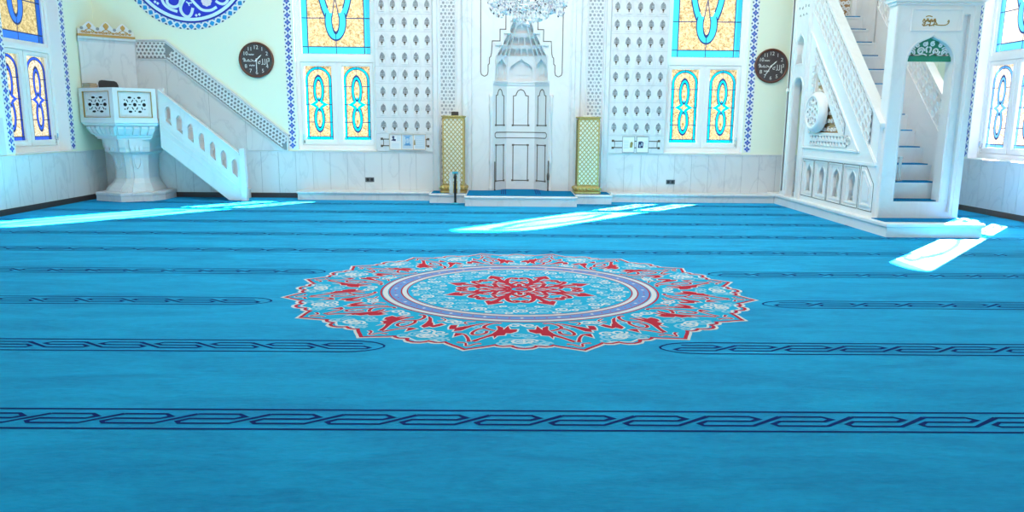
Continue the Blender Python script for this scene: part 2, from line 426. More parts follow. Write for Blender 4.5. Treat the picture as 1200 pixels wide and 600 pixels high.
def glass(name, kind, cyan, amber_lo, amber_hi, lead=(.02, .05, .16), H=3.25, hw=.685):
    m, N, L, B = nodes(name); S = Sh(N, L)
    uvn = N.new('ShaderNodeUVMap'); uvn.uv_map = 'UVMap'
    sep = N.new('ShaderNodeSeparateXYZ'); L.new(uvn.outputs[0], sep.inputs[0])
    x, y = sep.outputs[0], sep.outputs[1]; ax = S.op('ABSOLUTE', x)
    rings, leads = [], []
    if kind == 'upper':
        yy = S.op('ABSOLUTE', S.op('SUBTRACT', y, H / 2))       # mirrored about the middle
        f = S.mx(S.gt(ax, hw - .125), S.lt(y, .135), S.gt(y, H - .2))
        e0 = S.inside(x, yy, 0, 0, .37, 1.10); e1 = S.inside(x, yy, 0, 0, .255, .92)
        c0 = S.inside(x, yy, 0, 1.0, .205, .36); c1 = S.inside(x, yy, 0, .97, .075, .25)
        big = S.mn(S.lt(e0, 1), S.gt(e1, 1)); small = S.mn(S.lt(c0, 1), S.gt(c1, 1), S.gt(yy, .84))
        drop = S.mn(S.lt(ax, S.op('MULTIPLY', S.op('SUBTRACT', yy, .52), .17)), S.gt(yy, .52), S.lt(yy, 1.0))
        small = S.mn(small, S.op('SUBTRACT', 1, drop)); big = S.mn(big, S.op('SUBTRACT', 1, S.lt(c1, 1)))
        cy = S.mx(f, big, small)
        leads = [S.line(ax, hw - .125, .010), S.line(y, .135, .010), S.mn(S.line(yy, .94, .009), S.gt(c0, 1)), S.mn(S.lt(ax, .008), S.gt(yy, 1.2)),
                 S.mn(S.line(e0, 1, .026), S.gt(c0, .99)), S.mn(S.line(e1, 1, .034), S.gt(c0, .99)), S.mn(S.line(c0, 1, .048), S.gt(yy, .84)), S.mn(S.line(c1, 1, .12), S.gt(yy, .9)),
                 S.mn(S.line(ax, S.op('MULTIPLY', S.op('SUBTRACT', yy, .52), .17), .009), S.gt(yy, .5), S.lt(yy, .97)), S.gt(ax, hw - .008), S.lt(y, .008)]
        scale = 16
    else:
        W, AH = hw, H
        r = S.inside(x, y, 0, AH - W, W, W); band = .05
        upper = S.gt(y, AH - W)
        dist = S.op('SUBTRACT', W, S.op('ADD', S.op('MULTIPLY', upper, S.op('MULTIPLY', r, W)), S.op('MULTIPLY', S.op('SUBTRACT', 1, upper), ax)))
        f = S.mx(S.mn(S.lt(dist, band), S.gt(dist, 0)), S.lt(y, band))
        def oval(cy_, a, b): return S.inside(x, y, 0, cy_, a, b)
        o1, i1 = oval(.97, .105, .28), oval(.97, .058, .20); o2, i2 = oval(.41, .105, .26), oval(.41, .055, .18)
        st = S.op('ADD', S.op('POWER', S.op('DIVIDE', ax, .205), .72), S.op('POWER', S.op('DIVIDE', S.op('ABSOLUTE', S.op('SUBTRACT', y, .69)), .165), .72))
        sti = S.op('ADD', S.op('POWER', S.op('DIVIDE', ax, .09), .7), S.op('POWER', S.op('DIVIDE', S.op('ABSOLUTE', S.op('SUBTRACT', y, .69)), .09), .7))
        ov = S.mx(S.mn(S.lt(o1, 1), S.gt(i1, 1)), S.mn(S.lt(o2, 1), S.gt(i2, 1)), S.lt(st, 1))
        ov = S.mn(ov, S.gt(sti, 1)); cy = S.mx(f, ov)
        leads = [S.line(dist, band, .007), S.line(dist, .004, .006), S.line(y, band, .008), S.mn(S.line(y, 1.05, .007), S.gt(o1, 1)), S.mn(S.line(y, .69, .007), S.gt(st, 1)), S.mn(S.line(y, .34, .007), S.gt(o2, 1)),
                 S.mn(S.lt(ax, .004), S.mx(S.gt(y, 1.25), S.lt(y, .15))), S.mn(S.line(o1, 1, .075), S.gt(st, 1)), S.mn(S.line(o2, 1, .075), S.gt(st, 1)), S.line(i1, 1, .10), S.line(i2, 1, .10), S.line(sti, 1, .05)]
        scale = 16
    ld = S.mx(*leads)
    n = N.new('ShaderNodeTexNoise'); n.inputs['Scale'].default_value = scale; n.inputs['Detail'].default_value = 6; n.inputs['Roughness'].default_value = .75; n.inputs['Distortion'].default_value = 1.2
    L.new(uvn.outputs[0], n.inputs['Vector'])
    rp = N.new('ShaderNodeValToRGB'); e = rp.color_ramp.elements; e[0].position = .36; e[0].color = (*amber_lo, 1); e[1].position = .60; e[1].color = (*amber_hi, 1)
    L.new(n.outputs['Fac'], rp.inputs['Fac'])
    a = N.new('ShaderNodeMix'); a.data_type = 'RGBA'; L.new(cy, a.inputs[0]); L.new(rp.outputs['Color'], a.inputs[6]); a.inputs[7].default_value = (*cyan, 1)
    b = N.new('ShaderNodeMix'); b.data_type = 'RGBA'; L.new(ld, b.inputs[0]); L.new(a.outputs[2], b.inputs[6]); b.inputs[7].default_value = (*lead, 1)
    tr = N.new('ShaderNodeBsdfTransparent'); L.new(b.outputs[2], tr.inputs['Color'])
    tl = N.new('ShaderNodeBsdfTranslucent'); L.new(b.outputs[2], tl.inputs['Color'])
    gl = N.new('ShaderNodeBsdfGlossy'); gl.inputs['Roughness'].default_value = .1
    m1 = N.new('ShaderNodeMixShader'); m1.inputs[0].default_value = .015; L.new(tr.outputs[0], m1.inputs[1]); L.new(tl.outputs[0], m1.inputs[2])
    m2 = N.new('ShaderNodeMixShader'); m2.inputs[0].default_value = .03; L.new(m1.outputs[0], m2.inputs[1]); L.new(gl.outputs[0], m2.inputs[2])
    L.new(m2.outputs[0], N['Material Output'].inputs['Surface'])
    return m
AMB = ((.22, .15, .055), (.84, .66, .38))
M['g_up'] = glass('stained_glass_tall', 'upper', (.045, .56, .76), *AMB)
M['g_lo'] = glass('stained_glass_casement', 'lower', (.0, .54, .74), *AMB, H=1.43, hw=.2625)
M['g_up_l'] = glass('stained_glass_tall_deep_blue', 'upper', (.04, .20, .85), (.34, .25, .07), (.80, .68, .36))
M['g_lo_l'] = glass('stained_glass_casement_deep_blue', 'lower', (.04, .12, .82), (.50, .36, .14), (.98, .90, .72), H=1.43, hw=.2625)
M['g_up_r'] = glass('stained_glass_tall_sky_blue', 'upper', (.10, .48, .95), (.85, .62, .40), (1, .93, .80))
M['g_lo_r'] = glass('stained_glass_casement_sky_blue', 'lower', (.12, .38, .88), (.62, .42, .22), (1, .92, .80), H=1.43, hw=.2625)
# ================================================================== THE ROOM
YF, XL, XR = 15.10, -8.37, 8.29
def t_clear():
    m, N, L, B = nodes('clear_backing')
    t = N.new('ShaderNodeBsdfTransparent'); L.new(t.outputs[0], N['Material Output'].inputs['Surface'])
    return m
M['clear'] = t_clear()
mb = MB(); mb.box(XL - .4, XR + .4, -8.4, YF + .5, -.20, -.014); struct(mb.build('floor', M['ceiling']), 'screed floor under the blue carpet')
mb = MB(); mb.box(XL - .4, XR + .4, -8.4, YF + .5, 9.0, 9.2); struct(mb.build('ceiling', M['ceiling']), 'plain white ceiling high above the hall')
mb = MB(); mb.box(XL - .4, XR + .4, -8.4, -8.0, -.014, 9.0); struct(mb.build('wall_back', M['plaster']), 'cream wall behind the viewer')
WIN = {'front_l': -3.685, 'front_r': 3.685, 'l': 13.16, 'r': 13.02}
ZS, ZSP, HW = .955, 5.75, .80
F0 = front(YF)
holes = [arch(c - HW, c + HW, ZS, ZSP, 16) for c in (WIN['front_l'], WIN['front_r'])] + [rect(-.66, .66, -.013, 4.75)]
mb = MB(); mb.plate(rect(XL - .4, XR + .4, -.014, 9.0), F0, -.4, 0, 0, holes)
struct(mb.build('wall_front', M['plaster']), 'cream wall carrying the marble prayer niche')
mb = MB(); mb.plate(rect(-8.0, YF, -.014, 9.0), left(XL), -.4, 0, 0, [arch(WIN['l'] - HW, WIN['l'] + HW, ZS, ZSP, 16)])
struct(mb.build('wall_left', M['plaster']), 'cream wall with a stained glass window behind the marble pulpit')
mb = MB(); mb.plate(rect(-YF, 8.0, -.014, 9.0), right(XR), -.4, 0, 0, [arch(-WIN['r'] - HW, -WIN['r'] + HW, ZS, ZSP, 16)])
struct(mb.build('wall_right', M['plaster']), 'cream wall with a stained glass window beside the stepped pulpit')

# ---- windows : frame, tall pane with arched head, two casement panes, handle
def window(n, F, c, rec, gu, gl, label, handle):
    t = thing('window_%d' % n, label, None, F(c, ZS, -rec), kind='structure')
    G = lambda a, b, d=0.0: F(c + a, b, d - rec)
    up = arch(-.685, .685, 2.86, 5.55, 16); lows = [arch(s - .2625, s + .2625, 1.18, 2.61 - .2625, 12) for s in (-.3825, .3825)]
    mb = MB()
    mb.plate(arch(-HW, HW, ZS, ZSP, 16), G, -.05, .02, 0, [up] + [rect(s - .2725, s + .2725, 1.17, 2.62) for s in (-.3825, .3825)])
    for (a0, a1, b0, b1, d) in ((-HW, -.725, ZS, 5.7, .05), (.725, HW, ZS, 5.7, .05), (-.725, .725, ZS, 1.06, .05), (-.725, .725, 2.70, 2.80, .05),
                                (-.715, -.018, 1.075, 1.15, .035), (.018, .715, 1.075, 1.15, .035), (-.715, -.018, 2.635, 2.69, .035), (.018, .715, 2.635, 2.69, .035),
                                (-.715, -.665, 1.15, 2.635, .035), (.665, .715, 1.15, 2.635, .035), (-.10, -.018, 1.15, 2.635, .035), (.018, .10, 1.15, 2.635, .035)):
        mb.fbox(G, a0, a1, b0, b1, .018, d)
    mb.build('window_frame', M['white'], t)
    mb = MB()
    for s in (-1, 1): mb.fbox(lambda a, b, d=0.0: F(c + s * a, b, d), HW - .012, HW - .0005, ZS + .001, ZSP, -rec + .051, .0)
    mb.fbox(lambda a, b, d=0.0: F(c + a, b, d), -HW + .013, HW - .013, ZS + .001, ZS + .014, -rec + .051, .012)
    mb.build('reveal_lining', M['white'], t)
    mb = MB(); mb.face(up, G, -.005, 0); mb.face(up, G, -.02, 1)
    o0 = G(0, 2.86, 0); uu = (G(1, 2.86, 0) - o0)
    mb.build('arched_pane', [gu, M['clear']], t, uv=lambda p: ((p - o0).dot(uu), (p - o0).z))
    for s in (-.3825, .3825):
        mb = MB(); mb.face(rect(s - .2725, s + .2725, 1.17, 2.62), G, -.005, 0); mb.face(rect(s - .2725, s + .2725, 1.17, 2.62), G, -.02, 1)
        o1 = G(s, 1.18, 0)
        mb.build('casement_pane', [gl, M['clear']], t, uv=lambda p: ((p - o1).dot(uu), (p - o1).z))
    hx = .69 * handle
    mb = MB(); mb.fbox(G, hx - .014, hx + .014, 1.10, 1.24, .035, .05); mb.tube([G(hx, 1.16, .05), G(hx, 1.16, .085), G(hx, 1.28, .09)], .011)
    mb.build('window_handle', M['silver'], t)
    return t
window(1, F0, WIN['front_l'], .17, M['g_up'], M['g_lo'], 'stained glass window left of the niche with cyan borders and amber glass', -1)
window(2, F0, WIN['front_r'], .17, M['g_up'], M['g_lo'], 'stained glass window right of the niche with cyan borders and amber glass', 1)
window(3, left(XL), WIN['l'], .25, M['g_up_l'], M['g_lo_l'], 'deep blue and gold stained glass window in the side wall behind the pulpit', 1)
window(4, right(XR), -WIN['r'], .22, M['g_up_r'], M['g_lo_r'], 'sky blue stained glass window in the side wall beyond the stepped pulpit', -1)

# ---- marble wainscot, one mesh of slabs per wall, with a thin cap
def wainscot(n, F, runs, label, top=.945, step=.345):
    mb = MB(); k = 0
    for a0, a1 in runs:
        m = max(1, round((a1 - a0) / step)); d = (a1 - a0) / m
        for i in range(m): mb.fbox(F, a0 + i * d + .0035, a0 + (i + 1) * d - .0035, 0.0, top - .022, 0, .022)
        mb.fbox(F, a0, a1, 0.0, top - .03, 0, .017, 1)
        mb.fbox(F, a0, a1, top - .022, top, 0, .032)
    return struct(mb.build('trim_%d' % n, [M['marble'], M['joint_shade_grey']]), label)
wainscot(1, F0, [(XL + .02, -1.76), (1.76, XR - .02)], 'white marble slab wainscot along the niche wall')
wainscot(2, left(XL), [(-8.0, YF - .03)], 'white marble slab wainscot under the left window')
wainscot(3, right(XR), [(-YF + .03, 8.0)], 'white marble slab wainscot under the right window', .955)
for nm, F, a0, a1, lb in (('baseboard_left', left(XL + .022), -8.0, YF - .025, 'dark brown skirting under the left marble wainscot'),
                          ('baseboard_right', right(XR - .022), -YF + .025, 8.0, 'dark brown skirting under the right marble wainscot'),
                          ('baseboard_front', front(YF - .022), XL + .035, -4.42, 'dark brown skirting under the marble behind the pulpit stair')):
    mb = MB(); mb.fbox(F, a0, a1, 0, .085, 0, .012); mb.fbox(F, a0, a1, .085, .10, 0, .007); struct(mb.build(nm, M['dark_skirting']), lb)
# ---- low marble plinth along the niche wall
for n, a0, a1, lb in ((4, -4.42, -1.80, 'low marble plinth left of the niche steps'), (5, 1.80, 5.06, 'low marble plinth right of the niche steps')):
    mb = MB(); G = front(YF - .022)
    m = round((a1 - a0) / 1.3); d = (a1 - a0) / m
    for i in range(m): mb.fbox(G, a0 + i * d + .0015, a0 + (i + 1) * d - .0015, 0, .125, 0, .375)
    prof = [(0, .125), (.40, .125), (.408, .14), (.408, .16), (.395, .172), (0, .172)]
    mb.loft([[G(a, q, p) for p, q in prof] for a in (a0 - .01 * (n == 4), a1)])
    struct(mb.build('trim_%d' % n, M['marble']), lb)

# ---- painted tile borders beside the windows
def border(n, F, c, z0, z1, label):
    mb = MB(); h = .0735; p = .1325
    mb.fbox(F, c - h, c + h, z0, z1, 0, .004)
    k = int((z1 - z0) / p)
    def pol(x, y, s, mi, d): mb.face([(c + x + a * s, y + b * s) for a, b in ((0, -1), (.33, -.62), (.30, -.42), (.62, -.33), (1, 0), (.62, .33), (.30, .42), (.33, .62), (0, 1), (-.33, .62), (-.30, .42), (-.62, .33), (-1, 0), (-.62, -.33), (-.30, -.42), (-.33, -.62))], F, d, mi)
    for i in range(k):
        y = z0 + p * (i + .5)
        pol(0, y, .062, 1, .0046)
        mb.face([(c, y - .026), (c + .026, y), (c, y + .026), (c - .026, y)], F, .0052, 2)
        if i < k - 1:
            ym = y + p / 2
            for s in (-1, 1):
                mb.face([(c + s * .06, ym - .022), (c + s * .036, ym), (c + s * .06, ym + .022), (c + s * .0735, ym)], F, .0046, 3)
    struct(mb.build('trim_%d' % n, [M['tile_white'], M['tile_blue'], M['tile_violet'], M['tile_navy']]), label)
border(6, F0, -4.585, .985, 6.4, 'blue and violet tile border left of the left niche-wall window')
border(7, F0, 4.585, .985, 6.4, 'blue and violet tile border right of the right niche-wall window')
border(8, left(XL), 14.035, .985, 6.4, 'blue tile border between the side window and the pulpit corner')
border(9, left(XL), 12.285, .985, 6.4, 'blue tile border at the near edge of the left side window')
border(10, right(XR), -13.895, .985, 6.4, 'blue tile border beside the portal of the stepped pulpit')
border(11, right(XR), -12.145, .985, 6.4, 'blue tile border at the near edge of the right side window')
# marble facing on the left wall, nearer than its window
mb = MB(); G = left(XL); mb.fbox(G, 9.6, 12.12, .955, 1.55, 0, .02); mb.fbox(G, 9.7, 12.02, 1.03, 1.47, .02, .03)
struct(mb.build('trim_12', M['marble']), 'pale marble panel at the left edge, beside the tile border')

# ================================================================== CARPET
cp = thing('prayer_carpet', 'bright blue wall-to-wall prayer carpet with navy row bands and a round red and white medallion', 'carpet', (0, 4, -.013))
mb = MB(); mb.box(XL + .001, XR - .001, -7.99, YF - .001, -.013, 0); mb.build('carpet_pile', M['carpet'], cp)
def band(y, x0, x1, end0, end1, mir):
    mb = MB(); Z = .0012; h = .1295; P = .39
    lw = .0195
    e = .30
    for s in (-1, 1):
        pts = [(x0 + (e if end0 else 0), y + s * h), (x1 - (e if end1 else 0), y + s * h)]
        mb.ribbon(pts, lw, FLOORF, Z, Z)
    for flag, xe, d in ((end0, x0, 1), (end1, x1, -1)):
        if flag:
            pts = [(xe + d * e, y + h), (xe + d * .15, y + h * .9), (xe + d * .055, y + h * .55), (xe, y), (xe + d * .055, y - h * .55), (xe + d * .15, y - h * .9), (xe + d * e, y - h)]
            mb.ribbon(smooth(pts, 1), [lw] * 3 + [.016] * 6 + [lw] * 3, FLOORF, Z, Z)
    base = [(.195, .064), (.42, .064), (.461, .030), (.4125, .002), (.176, .002), (.1275, -.034), (.146, -.0585), (.405, -.0585), (.585, .064)]
    ww = [.0195, .0195, .026, .0195, .0195, .026, .0195, .0195, .027]
    n = int((x1 - x0) / P) + 2
    for i in range(-1, n):
        ox = (x1 - (i * P - .02)) if mir else (x0 + i * P - .02)
        pts = [((ox - u) if mir else (ox + u), y + v) for u, v in base]
        xs = [p[0] for p in pts]
        if min(xs) < x0 + (.06 if end0 else -.01) or max(xs) > x1 - (.06 if end1 else -.01): continue
        mb.ribbon(pts, ww, FLOORF, Z, Z)
    mb.build('row_band', M['carpet_navy'], cp)
A0, A1 = XL + .02, XR - .02
ROW = lambda n: 3.694 + 1.2945 * n
ends = {1: (-1.126, .782), 2: (-2.316, 1.95), 3: (-2.161, 1.822)}
for n in range(-2, 9):
    y = ROW(n)
    if n in ends:
        band(y, A0, ends[n][0], False, True, True); band(y, ends[n][1], A1, True, False, False)
    else: band(y, A0, A1, False, False, False)

# ---- medallion
MX, MY, SX, SY = -.159, 6.81, 2.14, 1.93
def medF(a, b, c=0.0): return Vector((MX + a * SX, MY + b * SY, c))
def pol(k, s, r, mir):            # sector k (tip at 11.25 + 22.5 k degrees), s in sectors, radius r
    if mir: s = -s
    t = math.radians(11.25 + 22.5 * (k + s))
    return (r * sin(t), -r * cos(t))
mb = MB(); RED, WHT, PAL, LAV, NVY = 0, 1, 2, 3, 4
def rib(pts, w, mi, z): mb.ribbon(pts, [x / 2.0 for x in w] if isinstance(w, (list, tuple)) else w / 2.0, medF, z, z, mi)
OUT = [(0, 1.006), (.07, .983), (.14, .964), (.20, .947), (.235, .935), (.26, .945), (.31, .951), (.36, .946), (.39, .942), (.405, .955), (.44, .968), (.5, .974)]
prof = OUT + [(1 - s, r) for s, r in reversed(OUT[:-1])]
ring = []
for k in range(16): ring += [pol(k, s, r, False) for s, r in prof[:-1]]
mb.face(ring, medF, .0007, 5); mb.ribbon(ring, .0175, medF, .0014, .0014, WHT, True); mb.ribbon([(x * .990, y * .990) for x, y in ring], .013, medF, .0018, .0018, RED, True)
for r, w, mi, z in ((.602, .008, RED, .0018), (.584, .021, WHT, .0014), (.566, .006, RED, .0018), (.542, .040, LAV, .0012), (.516, .006, RED, .0018), (.503, .018, WHT, .0014), (.490, .005, RED, .0018)):
    mb.ribbon(circ(0, 0, r, 128), w, medF, z, z, mi, True)
for i in range(72):
    t = 2 * PI * i / 72; r = .542
    c = (r * sin(t), r * cos(t)); d = .009 if i % 3 == 0 else .0055
    mb.face([(c[0] + d * a, c[1] + d * b) for a, b in ((0, -1), (1, 0), (0, 1), (-1, 0))], medF, .0018, WHT if i % 3 == 0 else RED)
A_ = [(-.105, .917), (-.05, .923), (-.01, .955), (.02, .955), (.036, .920), (.079, .917), (.127, .917)]
B_ = [(-.01, .894), (-.067, .848), (-.153, .802), (-.217, .752), (-.219, .704), (-.159, .672)]
C_ = [(-.421, .745), (-.432, .712), (-.336, .715), (-.30, .665), (-.267, .708), (-.232, .753), (-.136, .818), (-.178, .813), (-.197, .843), (-.213, .808), (-.293, .798), (-.30, .77), (-.355, .771)]
D_ = [(-.193, .631), (-.10, .624), (.001, .658), (.024, .695), (-.027, .713), (-.109, .733), (-.162, .737)]
E_ = [(-.017, .707), (.061, .73), (.09, .774), (.064, .811), (-.025, .805), (-.08, .777), (-.062, .748)]
F_ = [(.026, .90), (.059, .864), (.115, .826), (.175, .805), (.258, .806)]
Fb = [(.153, .806), (.258, .806), (.223, .854)]
G_ = [(.007, .633), (.122, .661), (.216, .704), (.255, .757)]
Gb = [(.211, .694), (.266, .702), (.341, .733), (.38, .695), (.457, .706), (.435, .734), (.392, .762), (.33, .755), (.308, .782), (.237, .767)]
H_ = [(.271, .673), (.338, .658), (.341, .639), (.212, .623)]
for k in range(16):
    mir = k % 2 == 1
    T = lambda L_: [pol(k, s, r, mir) for s, r in L_]
    for L_, w in ((A_, [.024, .018, .016, .016, .016, .018, .024]), (B_, [.034, .030, .036, .046, .04, .022]), (D_, .026), (E_, .024), (F_, [.026, .022, .02, .02, .016]), (G_, [.016, .026, .036, .034]), (H_, .014)):
        P = smooth(T(L_), 2); n = len(P)
        if isinstance(w, list): W = [w[min(len(w) - 1, int(i * len(w) / n))] for i in range(n)]
        else: W = [w] * n
        rib(P, [x + .015 for x in W], WHT, .0014); rib(P, W, RED, .0020)
    for L_ in (C_, Fb, Gb):
        P = T(L_); mb.ribbon(P, .012, medF, .0014, .0014, WHT, True); mb.face(P, medF, .0020, RED)
    # white and pale scrolls between the red branches
    for s, r, R, tr, sg, mi in ((.385, .868, .040, 1.7, 1, PAL), (.47, .872, .030, 1.4, -1, WHT), (-.36, .880, .042, 1.7, -1, PAL), (-.46, .872, .034, 1.5, 1, WHT), (.42, .820, .030, 1.4, 1, WHT),
                            (-.30, .905, .026, 1.3, 1, PAL), (.30, .905, .028, 1.3, -1, PAL), (-.02, .760, .022, 1.2, 1, PAL), (-.44, .80, .03, 1.4, -1, PAL), (.10, .70, .02, 1.2, 1, PAL), (.44, .655, .028, 1.4, 1, WHT), (-.40, .655, .028, 1.4, -1, WHT)):
        c = pol(k, s, r, mir); rib(spiral(c[0], c[1], R, tr, k * .4, -sg if mir else sg, 18), .019, mi, .0013)
    rib(smooth(T([(.28, .93), (.36, .915), (.42, .93), (.5, .945)]), 2), .018, WHT, .0013); rib(smooth(T([(-.28, .93), (-.36, .915), (-.42, .93), (-.5, .945)]), 2), .018, WHT, .0013)
    # inner field scrolls
    for s, r, R, tr, sg, mi in ((0, .435, .036, 1.8, 1, PAL), (.5, .425, .034, 1.8, -1, WHT), (.25, .365, .026, 1.5, 1, PAL), (-.25, .375, .024, 1.5, -1, PAL), (.25, .462, .018, 1.2, -1, WHT), (-.25, .455, .018, 1.2, 1, WHT), (.5, .33, .022, 1.4, 1, PAL), (0, .35, .018, 1.2, -1, WHT)):
        c = pol(k, s, r, False); rib(spiral(c[0], c[1], R, tr, k * .7, sg, 16), .016, mi, .0013)
    rib(smooth(T([(-.5, .40), (-.2, .41), (.1, .395), (.5, .405)]), 2), .009, PAL, .0012)
# eight-armed red star
for k in range(8):
    t = math.radians(22.5 + 45 * k); ur = (sin(t), -cos(t)); ut = (cos(t), sin(t))
    Q = lambda r, s: (ur[0] * r + ut[0] * s, ur[1] * r + ut[1] * s)
    def both(P, w, mi=RED, z=.0020, out=.010):
        for sg in (-1, 1):
            R = smooth([Q(r, s * sg) for r, s in P], 2)
            mb.ribbon(R, w + out, medF, .0015, .0015, WHT); mb.ribbon(R, w, medF, z, z, mi)
    arrow = [Q(.345, 0), Q(.285, .040), Q(.265, .032), Q(.275, .016), Q(.225, .010), Q(.225, -.010), Q(.275, -.016), Q(.265, -.032), Q(.285, -.040)]
    mb.ribbon(arrow, .010, medF, .0015, .0015, WHT, True); mb.face(arrow, medF, .0020, RED)
    mb.ribbon([Q(.05, 0), Q(.23, 0)], .026, medF, .0020, .0020, RED)
    both([(.15, .004), (.20, .020), (.245, .050), (.262, .078), (.245, .092), (.225, .080), (.232, .062)], .020)
    both([(.11, .006), (.135, .040), (.155, .064)], .020)
    both([(.20, .016), (.185, .040), (.165, .055)], .018)
    both([(.045, .0), (.075, .030), (.11, .043)], .018)
mb.ribbon(circ(0, 0, .044, 24), .016, medF, .0021, .0021, RED, True); mb.face(circ(0, 0, .020, 12), medF, .0022, RED)
mb.ribbon(circ(0, 0, .066, 24), .008, medF, .0019, .0019, WHT, True)
mb.build('medallion', [M['carpet_red'], M['carpet_white'], M['carpet_pale'], M['carpet_lav'], M['carpet_navy'], M['carpet_ground']], cp)
# ================================================================== NICHE WALL
def text_mesh(mb, s, F, ca, cb, size, c0, c1, mi=0, sx=1.0):
    cu = bpy.data.curves.new('tmp_text', 'FONT'); cu.body = s; cu.size = size; cu.align_x = 'CENTER'; cu.align_y = 'CENTER'; cu.resolution_u = 3
    ob = bpy.data.objects.new('tmp_text', cu); COL.objects.link(ob)
    dg = bpy.context.evaluated_depsgraph_get(); dg.update()
    me = bpy.data.meshes.new_from_object(ob.evaluated_get(dg))
    vs = [F(ca + v.co.x * sx, cb + v.co.y, c1) for v in me.vertices]; fs = [tuple(p.vertices) for p in me.polygons]
    mb.add(vs, fs, mi)
    bpy.data.objects.remove(ob); bpy.data.curves.remove(cu); bpy.data.meshes.remove(me)

# ---- carved panels of little niches holding vases of flowers
def niche_mesh(mb, F, seed):
    rnd = random.Random(seed)
    og = ogee(-.060, .060, -.078, .055, .165)
    mb.face(og, F, .0015, 1); mb.ribbon(og, .012, F, 0, .012, 0, True)
    mb.fbox(F, -.054, .054, -.072, .004, .001, .005, 0)
    mb.plate([(-.030, .006), (.030, .006), (.012, -.022), (.005, -.036), (-.005, -.036), (-.012, -.022)], F, .001, .013, 2)   # vase
    mb.plate([(-.016, -.052), (.016, -.052), (.005, -.036), (-.005, -.036)], F, .001, .012, 2)
    for sg in (-1, 1):
        mb.ribbon(spiral(sg * .026, .040 + rnd.uniform(-.006, .006), .022, 1.2, rnd.uniform(0, 6), sg, 10), .008, F, .001, .009, 3)
        mb.ribbon(spiral(sg * .020, .085 + rnd.uniform(-.006, .006), .020, 1.1, rnd.uniform(0, 6), -sg, 10), .008, F, .001, .009, 3)
    mb.ribbon(spiral(rnd.uniform(-.006, .006), .118, .017, 1.1, rnd.uniform(0, 6), 1, 10), .008, F, .001, .009, 3)
    mb.ribbon([(0, .006), (rnd.uniform(-.008, .008), .05), (0, .105)], .009, F, .001, .008, 3)
M['carve_shade'] = mat('carved_shade_ground', (.46, .49, .52), .5)  # recessed marble ground greyed, shade in the carving put into the colour
M['carve_grey'] = mat('carved_grey', (.25, .255, .26), .5)
M['vase'] = mat('vase_brown', (.11, .075, .045), .45)
def carved_panel(sgn, label):
    x0, x1 = (-2.885, -1.757) if sgn < 0 else (1.757, 2.885)
    t = thing('carved_marble_panel', label, 'wall panel', ((x0 + x1) / 2, YF - .02, .95))
    mb = MB(); zz = [.95, 1.303, 1.624] + [1.624 + .3309 * k for k in range(1, 9)] + [4.75]
    for a, b in zip(zz[:-1], zz[1:]): mb.fbox(F0, x0, x1, a + .002, b - .002, .001, .045, 0)
    mb.fbox(F0, x0, x1, .95, 4.75, .001, .039, 1)
    mb.build('marble_slab', [M['marble'], M['joint_shade_grey']], t)
    xs = [-2.742 + .2225 * i for i in range(5)] if sgn < 0 else [1.867 + .2230 * i for i in range(5)]
    protos = []
    for i in range(5):
        mb = MB(); p = Vector((xs[i], YF - .045, 1.421)); niche_mesh(mb, lambda a, b, c=0.0: p + Vector((a, -c, b)), i + (7 if sgn > 0 else 0))
        protos.append(mb.build('carved_niche', [M['marble_carved'], M['carve_shade'], M['vase'], M['carve_grey']], t, loc=p))
    for r in range(1, 8):
        for i in range(5):
            o = protos[(i + r * 2) % 5].copy(); COL.objects.link(o); o.parent = t
            o.location = Vector((xs[i], YF - .045, 1.421 + .3309 * r)) - WL[t.name]
    mb = MB(); G = front(YF - .045); a0, a1 = (x0 + .10, x1 - .10); w = .018
    for z in (1.195, 1.065): mb.ribbon([(a0, z), (a1, z)], w, G, 0, .006)
    for a in (a0 + .035, a1 - .035): mb.ribbon([(a, 1.065), (a, 1.195)], .012, G, 0, .0055)
    for a in (a0, a1):
        for z in (1.20, 1.06): mb.fbox(G, a - .024, a + .024, z - .022, z + .022, 0, .007)
    mb.build('bracket_inlay', M['vase'], t)
    return t
carved_panel(-1, 'marble panel with rows of small carved vase niches, between the left window and the niche')
carved_panel(1, 'marble panel with rows of small carved vase niches, between the niche and the right window')

# ---- notices leaning on the brackets
GN = front(YF - .048)
t = thing('notice_board', 'wide three-page framed notice below the left carved panel', 'notice', (-2.27, YF - .06, .99))
mb = MB(); mb.plate(rect(-2.635, -1.905, .985, 1.303), GN, .001, .022, 0, [rect(-2.622, -2.392, .998, 1.290), rect(-2.380, -2.160, .998, 1.290), rect(-2.148, -1.918, .998, 1.290)]); mb.build('frame', mat('notice_frame_beige', (.62, .52, .42), .5), t)
def page(a0, a1, b0, b1, parent, items, c=.006):
    mb = MB(); mb.fbox(GN, a0, a1, b0, b1, .002, c, 0)
    for (mi, poly) in items: mb.face([(a0 + (a1 - a0) * u, b0 + (b1 - b0) * v) for u, v in poly], GN, c + .001, mi)
    mb.build('page', [M['paper'], M['ink_dark'], M['ink_blue'], M['ink_pale'], M['ink_ochre']], parent)
R4 = lambda u0, u1, v0, v1: [(u0, v0), (u1, v0), (u1, v1), (u0, v1)]
page(-2.622, -2.392, .998, 1.290, t, [(1, [(.1, .58), (.5, .55), (.52, .68), (.36, .70), (.40, .86), (.26, .92), (.18, .80), (.26, .70)])] + [(3, R4(.14, .8, .08 + .07 * k, .10 + .07 * k)) for k in range(5)] + [(3, R4(.6, .88, .6 + .08 * k, .63 + .08 * k)) for k in range(4)])
page(-2.380, -2.160, .998, 1.290, t, [(3, R4(.05, .95, .04, .96)), (2, R4(.2, .8, .25, .34)), (2, [(.3, .34), (.7, .34), (.62, .60), (.7, .84), (.3, .84), (.38, .6)]), (3, R4(.40, .6, .4, .75)), (2, R4(.2, .8, .86, .91))])
